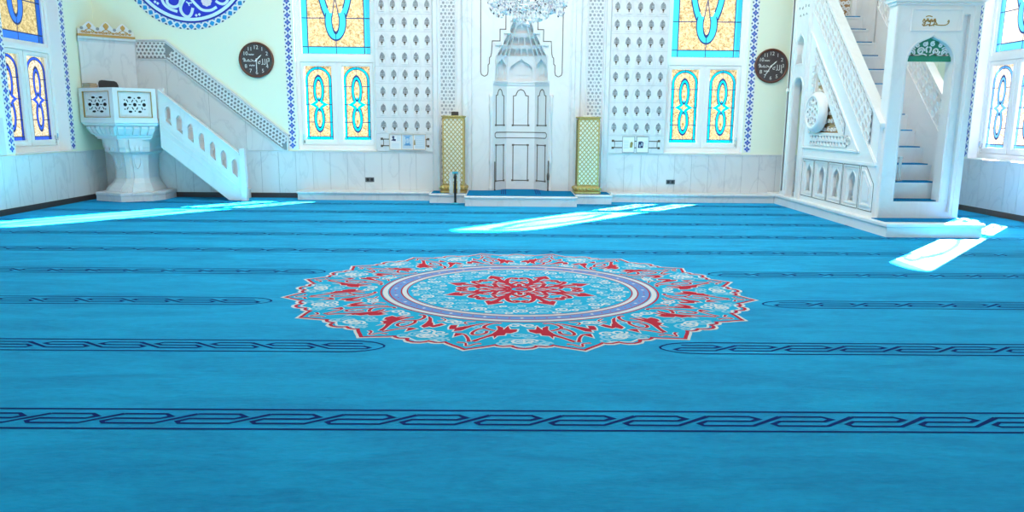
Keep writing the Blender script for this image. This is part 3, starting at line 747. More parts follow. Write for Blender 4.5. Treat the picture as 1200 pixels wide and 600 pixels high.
page(-2.148, -1.918, .998, 1.290, t, [(3, R4(.12, .95, .05, .92)), (4, [(.02, .28), (.16, .3), (.12, .66), (.04, .6)])] + [(0, R4(.2, .88, .15 + .1 * k, .17 + .1 * k)) for k in range(7)])
t = thing('notice_sheet', 'white notice sheet with an ochre picture, left one of two below the right carved panel', 'notice', (2.17, YF - .06, .97), 'notice sheets below the right panel')
mb = MB(); mb.plate(rect(2.047, 2.293, .966, 1.288), GN, .001, .014, 0, [rect(2.055, 2.285, .975, 1.280)]); mb.build('frame', M['carve_grey'], t)
page(2.055, 2.285, .975, 1.280, t, [(4, [(.62, .3), (.86, .3), (.9, .62), (.78, .70), (.66, .62)])] + [(3, R4(.1, .52, .25 + .08 * k, .28 + .08 * k)) for k in range(7)])
t = thing('notice_sheet', 'white notice sheet with a dark picture, right one of two below the right carved panel', 'notice', (2.455, YF - .06, .97), 'notice sheets below the right panel')
mb = MB(); mb.plate(rect(2.332, 2.578, .966, 1.288), GN, .001, .014, 0, [rect(2.340, 2.570, .975, 1.280)]); mb.build('frame', M['carve_grey'], t)
page(2.340, 2.570, .975, 1.280, t, [(1, [(.1, .28), (.55, .28), (.58, .66), (.4, .72), (.14, .70)]), (3, R4(.22, .34, .34, .5)), (3, R4(.4, .48, .42, .62))] + [(3, R4(.66, .92, .3 + .08 * k, .33 + .08 * k)) for k in range(6)])

# ---- wall sockets
for x, lb in ((-3.05, 'grey double wall socket in the marble under the left niche-wall window'), (3.06, 'grey double wall socket in the marble under the right niche-wall window')):
    G = front(YF - .022); t = thing('wall_socket', lb, 'socket', (x, YF - .022, .38), 'double sockets in the wainscot')
    mb = MB(); mb.plate(rect(x - .088, x + .088, .335, .425), G, 0, .012, 0, [circ(x - .042, .38, .030, 16), circ(x + .042, .38, .030, 16)]); mb.build('face_plate', M['socket'], t)
    for s in (-.042, .042):
        mb = MB(); mb.face(circ(x + s, .38, .0305, 16), G, .004); mb.build('socket_well', M['black'], t)

# ---- prayer niche
mih = thing('prayer_niche', 'tall white marble prayer niche with stepped honeycomb hood and brown inlaid panels', 'prayer niche', (0, 14.6, 0))
ZT = 4.75
for s in (-1, 1):
    prof = [(1.756, YF), (1.756, 15.02), (1.735, 15.0), (1.66, 15.0), (1.645, 14.975), (1.615, 14.975), (1.600, 15.03), (1.305, 15.03), (1.295, 14.97), (1.27, 14.97), (1.262, 14.985), (1.18, 14.985), (1.17, 14.93), (1.145, 14.915), (1.06, 14.915), (1.05, 14.94), (.985, 14.94), (.975, 14.925), (.945, 14.925), (.945, YF)]
    mb = MB(); mb.loft([[Vector((s * x, y, z)) for x, y in prof] for z in (.02, ZT)])
    mb.build('pilaster', M['marble'], mih)
    mb = MB(); mb.box(min(s * 1.303, s * 1.602), max(s * 1.303, s * 1.602), 15.026, 15.034, .19, ZT); mb.build('strip_shade', M['joint_shade_grey'], mih)  # grey sheet under the lattice, shade of its openings put into colour
    mb = MB(); GL = lambda a, b, c=0.0: Vector((s * a, 15.026 - c, b)); kagome(mb, GL, 1.315, 1.592, .20, 4.74, .078, .017, .0, .012)
    for a in (1.308, 1.453, 1.598): mb.ribbon([(a, .2), (a, 4.74)], .014, GL, 0, .014)
    mb.build('lattice_strip', M['marble_carved'], mih)
F1 = front(14.95)
V = lambda p, z: Vector((p[0], p[1], z))
step_r = [(.555, .02), (.555, 2.30), (.522, 2.32), (.522, 3.026), (.357, 3.026), (.357, 3.252), (.226, 3.252), (.226, 3.493), (.12, 3.493), (.12, 3.72), (0, 3.86)]
opening = [(a, b) for a, b in step_r] + [(-a, b) for a, b in reversed(step_r[:-1])]
outer = [(-.945, .02), (-.945, ZT), (.945, ZT), (.945, .02)]
mb = MB(); mb.plate(outer + [], F1, -.14, 0, 0, [[(a, max(b, .021)) for a, b in opening]])
line = [(a + .035 if a > 0 else 0, b) for a, b in step_r]
for s in (-1, 1):
    mb.ribbon([(s * a, b + .03) for a, b in [(.60, 2.38), (.565, 2.40), (.565, 3.035), (.40, 3.035), (.40, 3.26), (.268, 3.26), (.268, 3.50), (.16, 3.50), (.16, 3.74), (.0, 3.91)]], .014, F1, 0, .008)
    mb.ribbon([(s * .60, 2.425), (s * .93, 2.425)], .008, F1, 0, .006)
mb.build('niche_front', M['marble_plain'], mih)
for s in (-1, 1):
    p = [(-.80, 4.15), (-.80, 2.52), (-.785, 2.465), (-.725, 2.432), (-.67, 2.465), (-.655, 2.52), (-.655, 2.655), (-.632, 2.675), (-.628, 2.79), (-.606, 2.81), (-.589, 2.88), (-.575, 3.107), (-.424, 3.107), (-.424, 3.327), (-.311, 3.327), (-.311, 4.15)]
    mb = MB(); mb.ribbon([(-s * a, b) for a, b in p], .018, F1, 0, .004, 0, True); mb.build('spandrel_inlay', M['inlay'], mih)
NP = [(-.555, 14.96), (-.285, 15.27), (.285, 15.27), (.555, 14.96)]
def faceF(p, q):
    p, q = Vector((*p, 0)), Vector((*q, 0)); u = (q - p).normalized(); w = Vector((u.y, -u.x, 0))
    return Fr(p, u, (0, 0, 1), w), (q - p).length
def knob_frame(mb, G, a0, a1, b0, b1, top):
    w = .019; k = .026
    mb.ribbon([(a0 - .012, b0), (a1 + .012, b0)], w, G, 0, .005)
    for a in (a0, a1): mb.fbox(G, a - k - .004, a + k * .4, b0 - k * .7, b0 + k * .7, 0, .006) if a == a0 else mb.fbox(G, a - k * .4, a + k + .004, b0 - k * .7, b0 + k * .7, 0, .006)
    if top == 'arch':
        c = (a0 + a1) / 2; h = (a1 - a0) / 2; zs = b1 - .13
        pts = [(a0, b0), (a0, zs), (a0 + h * .35, zs + .012), (a0 + h * .42, zs + .05), (a0 + h * .62, zs + .105), (c, b1)]
        pts = pts + [(2 * c - a, b) for a, b in reversed(pts[:-1])]
        mb.ribbon(pts, w, G, 0, .005)
    else:
        mb.ribbon([(a0, b0), (a0, b1)], w, G, 0, .005); mb.ribbon([(a1, b0), (a1, b1)], w, G, 0, .005); mb.ribbon([(a0 - .012, b1), (a1 + .012, b1)], w, G, 0, .005)
        for a in (a0, a1): mb.fbox(G, a - k * .9, a + k * .9, b1 - k * .7, b1 + k * .7, 0, .006)
for i in range(3):
    G, L = faceF(NP[i], NP[i + 1])
    mb = MB(); mb.fbox(G, -.015, L + .015, .02, 2.36, -.04, 0); mb.fbox(G, -.012, L + .012, 2.285, 2.325, 0, .018); mb.fbox(G, -.008, L + .008, 2.325, 2.355, 0, .032); mb.fbox(G, 0, L, 1.415, 1.425, 0, .004); mb.fbox(G, 0, L, 1.165, 1.175, 0, .004)
    fc = mb.build('niche_face', M['marble_plain'], mih)
    a0, a1 = (L / 2 - .150, L / 2 + .150) if i == 1 else (L / 2 - .115, L / 2 + .115)
    mb = MB(); knob_frame(mb, G, a0, a1, 1.49, 2.20, 'arch'); knob_frame(mb, G, a0, a1, .375, 1.095, 'flat')
    x0, x1 = (.06, L) if i == 0 else ((0, L) if i == 1 else (0, L - .06))
    for z in (1.238, 1.350): mb.ribbon([(x0 + (.03 if i == 0 else 0), z), (x1 - (.03 if i == 2 else 0), z)], .016, G, 0, .005)
    if i == 0: mb.ribbon([(x0 + .03, 1.238), (x0, 1.27), (x0, 1.318), (x0 + .03, 1.35)], .016, G, 0, .005)
    if i == 2: mb.ribbon([(x1 - .03, 1.238), (x1, 1.27), (x1, 1.318), (x1 - .03, 1.35)], .016, G, 0, .005)
    mb.build('face_inlay', M['inlay'], fc)
# honeycomb hood : corbelled tiers leaning forward, each with its own row of cells
lev = [(2.345, .540, .285), (2.83, .505, .255), (3.03, .40, .215), (3.255, .285, .165), (3.495, .175, .115), (3.75, .075, .07)]
fill = [(.552, 2.345), (.552, 2.352), (.505, 2.83), (.40, 3.03), (.285, 3.255), (.175, 3.495), (.075, 3.75), (0, 3.80)]
mb = MB(); so_ = [(a, b) for a, b in step_r if b >= 2.3]; so_[0] = (.553, 2.346); so_ = [(a - .002 if a > 0 else 0, b) for a, b in so_]
o_ = [(-a, b) for a, b in reversed(so_[:-1])] 
mb.plate([(-.62, 2.346), (.62, 2.346), (.62, 3.95), (-.62, 3.95)], front(14.985), -.02, 0, 0, [[(a, max(b, 2.347)) for a, b in fill[1:]] + [(-a, max(b, 2.347)) for a, b in reversed(fill[1:-1])]])
mb.build('hood_ground', M['marble_plain'], mih)
for ti in range(5):
    (z0, w0, d0), (z1, w1, d1) = lev[ti], lev[ti + 1]
    nc = (1, 3, 2, 1, 1)[ti]; H = z1 - z0; y0 = 14.975
    P = lambda w, d: [(-w, y0), (-w * .52, y0 + d), (w * .52, y0 + d), (w, y0)]
    P0, P1 = P(w0, d0), P(w1, d1); mb = MB()
    for i in range(3):
        a0_, b0_, a1_, b1_ = V(P0[i], z0), V(P0[i + 1], z0), V(P1[i], z1), V(P1[i + 1], z1)
        nn = (b0_ - a0_).cross(a1_ - a0_).normalized(); nn = nn if nn.y < 0 else -nn
        L = (b0_ - a0_).length
        G = lambda a, b, c=0.0: (a0_.lerp(b0_, a / L)).lerp(a1_.lerp(b1_, a / L), b / H) + nn * c
        mb.loft([[G(0, b, -.12), G(L, b, -.12), G(L, b, -.075), G(0, b, -.075)] for b in (0, H)])
        n = nc if i != 1 else max(1, round(nc * 1.34)); w = L / n
        for k in range(n):
            m = .08 * w
            og = ogee(k * w + m, (k + 1) * w - m, .02, H * .50, H * .93)
            mb.plate([(k * w, .0), ((k + 1) * w, .0), ((k + 1) * w, H), (k * w, H)], G, -.075, .0, 0, [og])
            if ti == 0:
                mb.ribbon([(k * w + w * .5, .04), (k * w + w * .5, H * .55)], .006, G, -.075, -.06); mb.ribbon([(k * w + w * .2, H * .30), (k * w + w * .8, H * .30)], .008, G, -.075, -.062)
            else:
                mb.ribbon([(k * w + w * .5, H * .90), (k * w + w * .5, H * .42)], [w * .16, w * .04], G, -.075, .005)
        for a in [k * w for k in range(n + 1)]:
            mb.ribbon([(min(max(a, .01), L - .01), 0), (min(max(a, .01), L - .01), H)], .018, G, .0, .018)
    mb.build('hood_tier', M['marble_plain'], mih)
for s in (-1, 1):
    mb = MB(); c = (s * .600, 14.935, 0)
    mb.lathe([(.03, .19), (.036, .21), (.036, .25), (.022, .27), (.022, .72), (.034, .74), (.036, .80), (.020, .84), (.030, .90), (.020, .95), (.021, 1.72), (.034, 1.74), (.026, 1.78), (.036, 1.83), (.036, 1.88), (.022, 1.92), (.034, 2.02), (.04, 2.08), (.002, 2.09)], c, 12)
    mb.build('colonette', M['marble_carved'], mih)
# steps in front of the niche
def stone_step(name, x0, x1, y0, y1, h, parent):
    mb = MB(); mb.box(x0 + .012, x1 - .012, y0 + .02, y1, 0, h - .045)
    pr = [(y0 + .008, h - .045), (y0 - .004, h - .036), (y0 - .006, h - .014), (y0 + .006, h), (y1, h), (y1, h - .045)]
    mb.loft([[Vector((x, y, z)) for y, z in pr] for x in (x0, x1)])
    return mb.build(name, M['marble'], parent)
stone_step('niche_step', -1.065, 1.050, 13.76, 14.90, .187, mih)
stone_step('column_plinth', -1.775, -1.068, 14.28, 14.90, .178, mih); stone_step('column_plinth', 1.053, 1.770, 14.28, 14.90, .178, mih)
mb = MB(); mb.plate([(-1.03, 13.86), (1.015, 13.86), (1.015, 14.905), (.545, 14.905), (.28, 15.26), (-.28, 15.26), (-.545, 14.905), (-1.03, 14.905)], FLOORF, .187, .196)
for c in (-.335, .335):
    for k in (-1, 0, 1): mb.ribbon([(c + k * .04, 14.12), (c + k * .04 * .9, 15.22)], .018, FLOORF, .1967, .1967, 1)
mb.build('step_carpet', [M['carpet_blue'], M['carpet_navy']], mih)
for x0, x1 in ((-1.74, -1.075), (1.06, 1.735)):
    mb = MB(); mb.box(x0, x1, 14.38, 14.90, .178, .186); mb.build('plinth_carpet', M['carpet_blue'], mih)

# ---- brass lattice pillars
M['core'] = mat('pillar_core', (.86, .87, .78), .5)
def pillar(cx, label):
    cy = 14.63; t = thing('brass_lattice_pillar', label, 'pillar', (cx, cy, .186), 'brass lattice pillars beside the niche')
    sq = lambda h, z, ch=.12: [Vector((cx + h * a, cy + h * b, z)) for a, b in ((-1, -1 + ch), (-1 + ch, -1), (1 - ch, -1), (1, -1 + ch), (1, 1 - ch), (1 - ch, 1), (-1 + ch, 1), (-1, 1 - ch))]
    mb = MB(); mb.loft([sq(h, z, .02) for h, z in ((.186, .30), (.186, 1.62))]); mb.build('core', M['core'], t)
    mb = MB(); hw = .198; z0, z1 = .345, 1.605; p = .080; n = int((z1 - z0) / p) + 8
    for k in range(4):
        a = PI / 2 * k; u = Vector((cos(a), sin(a), 0)); w = Vector((sin(a), -cos(a), 0))
        G = Fr((cx, cy, 0), u, (0, 0, 1), w)
        def clip(x0, y0, x1, y1):
            if x1 < x0: x0, y0, x1, y1 = x1, y1, x0, y0
            T0, T1 = 0.0, 1.0
            dx, dy = x1 - x0, y1 - y0
            for d, lo, hi, q in ((dx, -hw, hw, x0), (dy, z0, z1, y0)):
                ta, tb = (lo - q) / d, (hi - q) / d
                if ta > tb: ta, tb = tb, ta
                T0, T1 = max(T0, ta), min(T1, tb)
            return (x0 + dx * T0, y0 + dy * T0), (x0 + dx * T1, y0 + dy * T1), T1 - T0
        S = 1.15
        for sg in (-1, 1):
            for i in range(-8, n):
                yb = z0 + i * p * S
                A, B, L = clip(-hw, yb, hw, yb + sg * 2 * hw * S) if sg > 0 else clip(-hw, yb, hw, yb - 2 * hw * S)
                if L > .01: mb.ribbon([A, B], .015, G, hw - .013, hw + (.004 if sg > 0 else .001))
        for a0 in (-hw, hw): mb.ribbon([(a0, z0), (a0, z1)], .018, G, hw - .016, hw + .006)
    mb.build('lattice', M['gold'], t)
    mb = MB(); mb.loft([sq(h, z) for h, z in ((.250, .187), (.258, .20), (.258, .225), (.235, .24), (.248, .262), (.252, .30), (.225, .325), (.212, .335), (.218, .35), (.20, .358))])
    for k in range(4):
        for i in range(-3, 4):
            a = PI / 2 * k; c = Vector((cx, cy, .275)) + Vector((cos(a), sin(a), 0)) * (i * .066) + Vector((sin(a), -cos(a), 0)) * .246
            mb.lathe([(.002, -.034), (.026, -.016), (.03, .004), (.018, .026), (.002, .034)], c, 8)
    mb.build('scroll_base', M['gold'], t)
    mb = MB(); mb.loft([sq(h, z) for h, z in ((.20, 1.60), (.212, 1.605), (.212, 1.622), (.204, 1.63), (.218, 1.64), (.218, 1.662), (.19, 1.668))])
    for k in range(4):
        for i in range(-4, 5):
            a = PI / 2 * k; c = Vector((cx, cy, 1.648)) + Vector((cos(a), sin(a), 0)) * (i * .046) + Vector((sin(a), -cos(a), 0)) * .216
            mb.lathe([(.002, -.016), (.015, 0), (.002, .018)], c, 6)
    mb.build('beaded_cap', M['gold'], t)
pillar(-1.312, 'brass lattice pillar left of the niche, with a small black box on it')
pillar(1.302, 'brass lattice pillar right of the niche, with no stand before it')
t = thing('black_box', 'small black box on top of the left brass pillar', 'box', (-1.285, 14.6, 1.668))
mb = MB(); b = lambda h, z: [Vector((-1.285 + a * .068 * h, 14.6 + c * .05 * h, z)) for a, c in ((-1, -1), (1, -1), (1, 1), (-1, 1))]
mb.loft([b(.96, 1.668), b(1, 1.674), b(1, 1.735), b(.94, 1.742)]); mb.build('housing', M['black'], t)
mb = MB(); mb.box(-1.335, -1.235, 14.547, 14.5505, 1.69, 1.724); mb.build('grille', M['dark_grey'], t)
mb = MB()
for k in range(3): mb.loft([[Vector((1.27 + a * .075 + k * .008, 14.6 + c * .05, 1.668 + .007 * k + dz)) for a, c in ((-1, -1), (1, -.9), (.96, 1), (-1, 1))] for dz in (0.0, .0065)])
tag(mb.build('folded_papers', M['paper'], loc=(1.27, 14.6, 1.668)), 'white folded papers lying on top of the right brass pillar', 'papers')

# ---- thin stand in front of the left pillar
t = thing('barrier_post', 'thin black post with teal top and clear plates before the left brass pillar', 'stand', (-1.262, 14.215, 0))
mb = MB(); mb.lathe([(.09, 0), (.09, .008), (.05, .014), (.02, .02), (.002, .021)], (-1.262, 14.215, 0), 20); mb.build('foot', M['teal'], t)
mb = MB(); mb.lathe([(.021, .018), (.021, .50), (.027, .505), (.027, .545), (.018, .55), (.018, .575)], (-1.262, 14.215, 0), 12); mb.build('post', M['black'], t)
mb = MB(); mb.box(-1.315, -1.205, 14.195, 14.235, .575, .612); mb.build('top_cap', M['teal'], t)
for a, b in ((-1.375, -1.30), (-1.222, -1.165)):
    mb = MB(); mb.box(a, b, 14.222, 14.23, .19, .60); mb.build('clear_plate', M['acrylic'], t)
for s, h, lb in ((-1, .575, 'slim dark rod standing in the left corner of the prayer niche'), (1, .60, 'thicker dark rod standing in the right corner of the prayer niche')):
    t = thing('dark_rod', lb, 'rod', (s * .535 + .02, 14.92, .196))
    x = s * .535 + .02
    mb = MB(); mb.lathe([(.011, .196), (.011, .196 + h)], (x, 14.92, 0), 8)
    if s > 0: mb.lathe([(.012, .40), (.026, .42), (.028, .50), (.012, .56)], (x, 14.92, 0), 10)
    mb.build('shaft', M['inlay'], t)
    mb = MB(); mb.lathe([(.018, .196), (.018, .21), (.011, .215)], (x, 14.92, 0), 8); mb.build('ferrule', M['black'], t)

# ---- clocks
def clock(cx, cz, R, hr, mn, label):
    t = thing('wall_clock', label, 'clock', (cx, YF, cz - R)); G = lambda a, b, c=0.0: Vector((cx + a, YF - c, cz + b))
    mb = MB(); mb.lathe([(R * .97, 0), (R, -.012), (R, -.035), (R * .97, -.05), (R * .92, -.052), (R * .885, -.040), (R * .875, -.024), (R * .3, -.024)], (cx, YF, cz), 48, axis='Y'); mb.build('rim', M['wood_brown'], t)
    mb = MB(); mb.face(circ(0, 0, R * .885, 48), G, .026); mb.build('dial', M['clock_face'], t)
    for k in range(1, 13):
        mb = MB(); a = 2 * PI * k / 12; text_mesh(mb, str(k), G, R * .70 * sin(a), R * .70 * cos(a), R * .30, .026, .028); mb.build('numeral', M['clock_mark'], t)
    mb = MB()
    text_mesh(mb, '\u0627\ufedf\ufee0\ufeea'[::-1], G, R * .36, -R * .12, R * .46, .026, .0285)
    text_mesh(mb, '\ufee3\ufea4\ufee4\ufeaa'[::-1], G, -R * .34, R * .02, R * .36, .026, .0285)
    for y, x0, x1 in ((.30, -.42, -.12), (-.30, -.42, -.10)):
        mb.ribbon([(R * (x0 + (x1 - x0) * i / 8), R * (y + .03 * (-1) ** i)) for i in range(9)], R * .025, G, .0265, .0275)
    mb.build('calligraphy_lettering', M['clock_mark'], t)
    for nm, ang, L, w in (('hour_hand', hr, .42, .06), ('minute_hand', mn, .66, .045)):
        a = math.radians(ang); mb = MB(); mb.ribbon([(-R * .1 * sin(a), -R * .1 * cos(a)), (R * L * .7 * sin(a), R * L * .7 * cos(a)), (R * L * sin(a), R * L * cos(a))], [R * w * .7, R * w, R * w * .2], G, .031, .034); mb.build(nm, M['white'], t)
    mb = MB(); mb.lathe([(.014, -.026), (.014, -.037), (.002, -.038)], (cx, YF, cz), 10, axis='Y'); mb.build('hand_hub', M['white'], t)
clock(-5.222, 2.712, .345, 46, 180, 'round brown wall clock above the pulpit stair, long hand at six')
clock(4.957, 2.692, .335, 48, 212, 'round brown wall clock beside the stepped pulpit tower, long hand at seven')

# ---- calligraphy roundel
CX, CZ = -6.46, 4.61
t = thing('calligraphy_roundel', 'large royal blue wall roundel with white calligraphy above the pulpit stair', 'wall medallion', (CX, YF, CZ - 1.33))
G = lambda a, b, c=0.0: Vector((CX + a, YF - .002 - c, CZ + b))
mb = MB(); mb.plate(circ(0, 0, 1.205, 96), G, .0, .010, 0); mb.ribbon(circ(0, 0, 1.141, 96), .062, G, .010, .013, 1, True); mb.ribbon(circ(0, 0, 1.188, 96), .034, G, .010, .012, 2, True)
mb.build('disc', [M['medal_blue'], M['medal_white'], M['medal_navy']], t)
mb = MB(); mb.ribbon(circ(0, 0, 1.272, 116), .124, G, .001, .004, 0, True)
for i in range(58):
    a = 2 * PI * i / 58; ur, ut = (sin(a), cos(a)), (cos(a), -sin(a))
    Q = lambda r, s: (ur[0] * r + ut[0] * s, ur[1] * r + ut[1] * s)
    mb.face([Q(1.225, 0), Q(1.245, .03), Q(1.272, .052), Q(1.30, .03), Q(1.326, 0), Q(1.30, -.03), Q(1.272, -.052), Q(1.245, -.03)], G, .006, 1)
    a += PI / 58; ur, ut = (sin(a), cos(a)), (cos(a), -sin(a))
    Q = lambda r, s: (ur[0] * r + ut[0] * s, ur[1] * r + ut[1] * s)
    mb.face([Q(1.208, -.03), Q(1.208, .03), Q(1.24, 0)], G, .006, 1); mb.face([Q(1.300, 0), Q(1.325, .032), Q(1.336, .0), Q(1.325, -.032)], G, .006, 2)
mb.build('diamond_border', [M['tile_white'], M['tile_cyan'], M['tile_navy']], t)
q = lambda x, y: ((x / 8 + 150 - 222.5) * .01684, -(y / 8 + 44.3) * .01684)
strokes = [([(300, -260), (315, -60), (325, 10), (345, 60), (400, 100), (462, 118)], .052), ([(500, -20), (492, 55), (440, 84), (385, 62), (368, 28), (385, -10), (430, -60)], .052),
           ([(560, -180), (550, -20), (496, 60), (490, 110), (520, 155), (560, 168), (590, 140), (606, 84)], .055), ([(560, -60), (592, 4), (640, 60), (690, 106), (770, 108), (826, 74)], .052),
           ([(820, 20), (850, 42), (890, 50), (928, 24), (936, -20), (900, -60)], .05), ([(140, -40), (180, 2), (222, 0)], .05), ([(548, 30), (568, 42), (575, 66)], .022), ([(568, 42), (600, 40)], .022),
           ([(240, -420), (232, -120)], .06), ([(640, -480), (655, -120)], .06), ([(860, -420), (850, -110)], .06), ([(1000, -300), (1010, -60)], .05), ([(150, -300), (260, -220), (380, -260), (470, -200)], .055), ([(520, -330), (640, -260), (760, -310), (880, -240)], .055), ([(330, -520), (460, -440), (610, -500)], .055)]
mb = MB()
for P, w in strokes: mb.ribbon(smooth([q(*p) for p in P], 2), w, G, .010, .014)
for x, y in ((262, 34), (286, 48), (633, 150), (662, 142)):
    c = q(x, y); mb.plate([(c[0] + a * .030, c[1] + b * .030) for a, b in ((0, -1), (1, 0), (0, 1), (-1, 0))], G, .010, .014)
mb.build('calligraphy_lettering', M['medal_white'], t)
c = q(735, 22); mb = MB()
for k in range(8): mb.plate(circ(c[0] + .062 * cos(k * PI / 4), c[1] + .062 * sin(k * PI / 4), .042, 10), G, .010, .0145 + .0004 * (k % 2))
mb.plate(circ(*c, .045, 12), G, .010, .017); mb.build('painted_flower', M['flower'], t)

# ================================================================== CHANDELIER
CH = Vector((.0, 11.0, 0)); t = thing('crystal_chandelier', 'crystal chandelier hanging in front of the prayer niche', 'chandelier', (0, 11.0, 2.9))
mb = MB(); mb.lathe([(.012, 3.1), (.012, 3.45), (.05, 3.5), (.02, 3.6), (.035, 3.75), (.012, 3.85), (.012, 9.0)], CH, 10)
mb.lathe([(.002, 8.9), (.14, 8.93), (.15, 9.0)], CH, 20)
mb.build('stem', M['silver'], t)
mb = MB()
def ringtube(r, z, rr): mb.tube([CH + Vector((r * cos(2 * PI * i / 48), r * sin(2 * PI * i / 48), z)) for i in range(49)], rr, 6)
ringtube(.52, 3.42, .012); ringtube(.36, 3.30, .010); ringtube(.20, 3.16, .010)
for k in range(8):
    a = 2 * PI * k / 8 + .2; d = Vector((cos(a), sin(a), 0))
    mb.tube([CH + Vector((0, 0, 3.5)), CH + d * .2 + Vector((0, 0, 3.36)), CH + d * .40 + Vector((0, 0, 3.34)), CH + d * .52 + Vector((0, 0, 3.42))], .010, 6)
mb.build('arm_frame', M['silver'], t)
def octa(mb, c, r, h, mi=0):
    a0 = random.random() * PI; c = Vector(c)
    vs = [c + Vector((0, 0, h)), c - Vector((0, 0, h))] + [c + Vector((r * cos(a0 + i * PI / 2), r * sin(a0 + i * PI / 2), 0)) for i in range(4)]
    mb.add(vs, [(0, 2, 3), (0, 3, 4), (0, 4, 5), (0, 5, 2), (1, 3, 2), (1, 4, 3), (1, 5, 4), (1, 2, 5)], mi)
mb = MB()
for k in range(8):                                  # a bowl of beads under every arm
    a = 2 * PI * k / 8 + .2; c = CH + Vector((.47 * cos(a), .47 * sin(a), 3.20))
    for i in range(70):
        th = random.random() * 2 * PI; ph = random.random(); r = .115 * math.sqrt(1 - (ph * 1.0) ** 2 * .9)
        octa(mb, c + Vector((r * cos(th), r * sin(th), .16 - ph * .30)), .015, .021)
    for i in range(26):                             # swag to the next arm
        b = a + 2 * PI / 8 * i / 26; s = sin(PI * i / 26)
        octa(mb, CH + Vector((.50 * cos(b), .50 * sin(b), 3.40 - .13 * s)), .012, .015); octa(mb, CH + Vector((.40 * cos(b), .40 * sin(b), 3.30 - .10 * s)), .012, .015)
for lay, (r, z, dz, n) in enumerate(((.44, 3.34, .18, 170), (.33, 3.24, .17, 150), (.20, 3.12, .14, 90))):
    for i in range(n):
        a = random.random() * 2 * PI; octa(mb, CH + Vector((r * cos(a), r * sin(a), z - random.random() * dz)), .012, .017)
tag(mb.build('crystal_beads', M['crystal'], t), kind='stuff')
def drop(c, L):
    mb = MB(); c = Vector(c)
    mb.lathe([(.001, 0), (.006, -.006), (.006, -.014), (.017, -L * .55), (.018, -L * .8), (.001, -L)], c, 6, smooth=False)
    return mb.build('crystal_drop', M['crystal'], t, loc=c)
for k in range(24):
    a = 2 * PI * k / 24; drop(CH + Vector((.20 * cos(a), .20 * sin(a), 3.06)), .085)
for k in range(32):
    a = 2 * PI * k / 32; drop(CH + Vector((.36 * cos(a), .36 * sin(a), 3.16)), .085)
for k in range(40):
    a = 2 * PI * k / 40; drop(CH + Vector((.52 * cos(a), .52 * sin(a), 3.26)), .085)
mb = MB(); mb.lathe([(.004, 3.12), (.004, 2.97), (.02, 2.955), (.034, 2.93), (.02, 2.90), (.002, 2.893)], CH, 12, smooth=False); mb.build('finial', M['crystal'], t)
# ================================================================== CORNER PULPIT WITH STAIR
pu = thing('preaching_pulpit', 'white marble corner pulpit on a fluted column with its own stair and crowned back panel', 'pulpit', (-7.55, 14.5, 0))
V3 = lambda p, z: Vector((p[0], p[1], z))
A, B, C_, D_b, E_b = (-8.335, 14.30), (-7.44, 13.80), (-6.92, 14.36), (-6.92, 15.06), (-8.335, 15.06)
BODY = [A, B, C_, D_b, E_b]
def towards(P, c, s): return [(c[0] + (x - c[0]) * s, c[1] + (y - c[1]) * s) for x, y in P]
# base slab
BASE = [(-8.17, 14.27), (-7.55, 14.00), (-7.07, 14.25), (-6.96, 14.56), (-6.96, 15.06), (-8.17, 15.06)]
mb = MB(); c0 = (-7.56, 14.8)
mb.loft([[V3(p, z) for p in towards(BASE, c0, s)] for s, z in ((.985, 0), (.985, .10), (1.0, .115), (1.0, .155), (.985, .168))]); mb.build('base_slab', M['marble'], pu)
# column
COLP = [(-8.06, 14.52), (-7.93, 14.36), (-7.63, 14.205), (-7.605, 14.235), (-7.575, 14.15), (-7.465, 14.15), (-7.435, 14.235), (-7.41, 14.205), (-7.25, 14.37), (-7.18, 14.50), (-7.18, 15.06), (-8.06, 15.06)]
mb = MB(); cc = (-7.55, 14.85)
mb.loft([[V3(p, z) for p in towards(COLP, cc, s)] for s, z in ((1.06, .166), (1.06, .19), (.99, .25), (.85, .33), (.76, .42), (.76, .62), (.79, .78), (.84, .88), (1.0, .93), (1.0, .98), (1.03, 1.02), (1.05, 1.17))])
mb.build('column', M['marble_plain'], pu)
for p, q, n in ((COLP[1], COLP[2], 3), (COLP[7], COLP[8], 3)):
    mb = MB()
    p, q = towards([p, q], cc, 1.0); G, L = faceF(p, q)
    for i in range(n):
        a = L * (i + .5) / n; mb.plate(ogee(a - L / n * .36, a + L / n * .36, .955, 1.0, 1.075), G, -.03, .022)
    p2, q2 = towards([p, q], cc, .80); G2, L2 = faceF(p2, q2)
    mb.ribbon([(L2 * .2, .86), (L2 * .2, .72), (L2 * .32, .64), (L2 * .5, .61), (L2 * .68, .64), (L2 * .8, .72), (L2 * .8, .86)], .016, G2, -.03, .016)
    mb.build('column_carving', M['marble_carved'], pu)
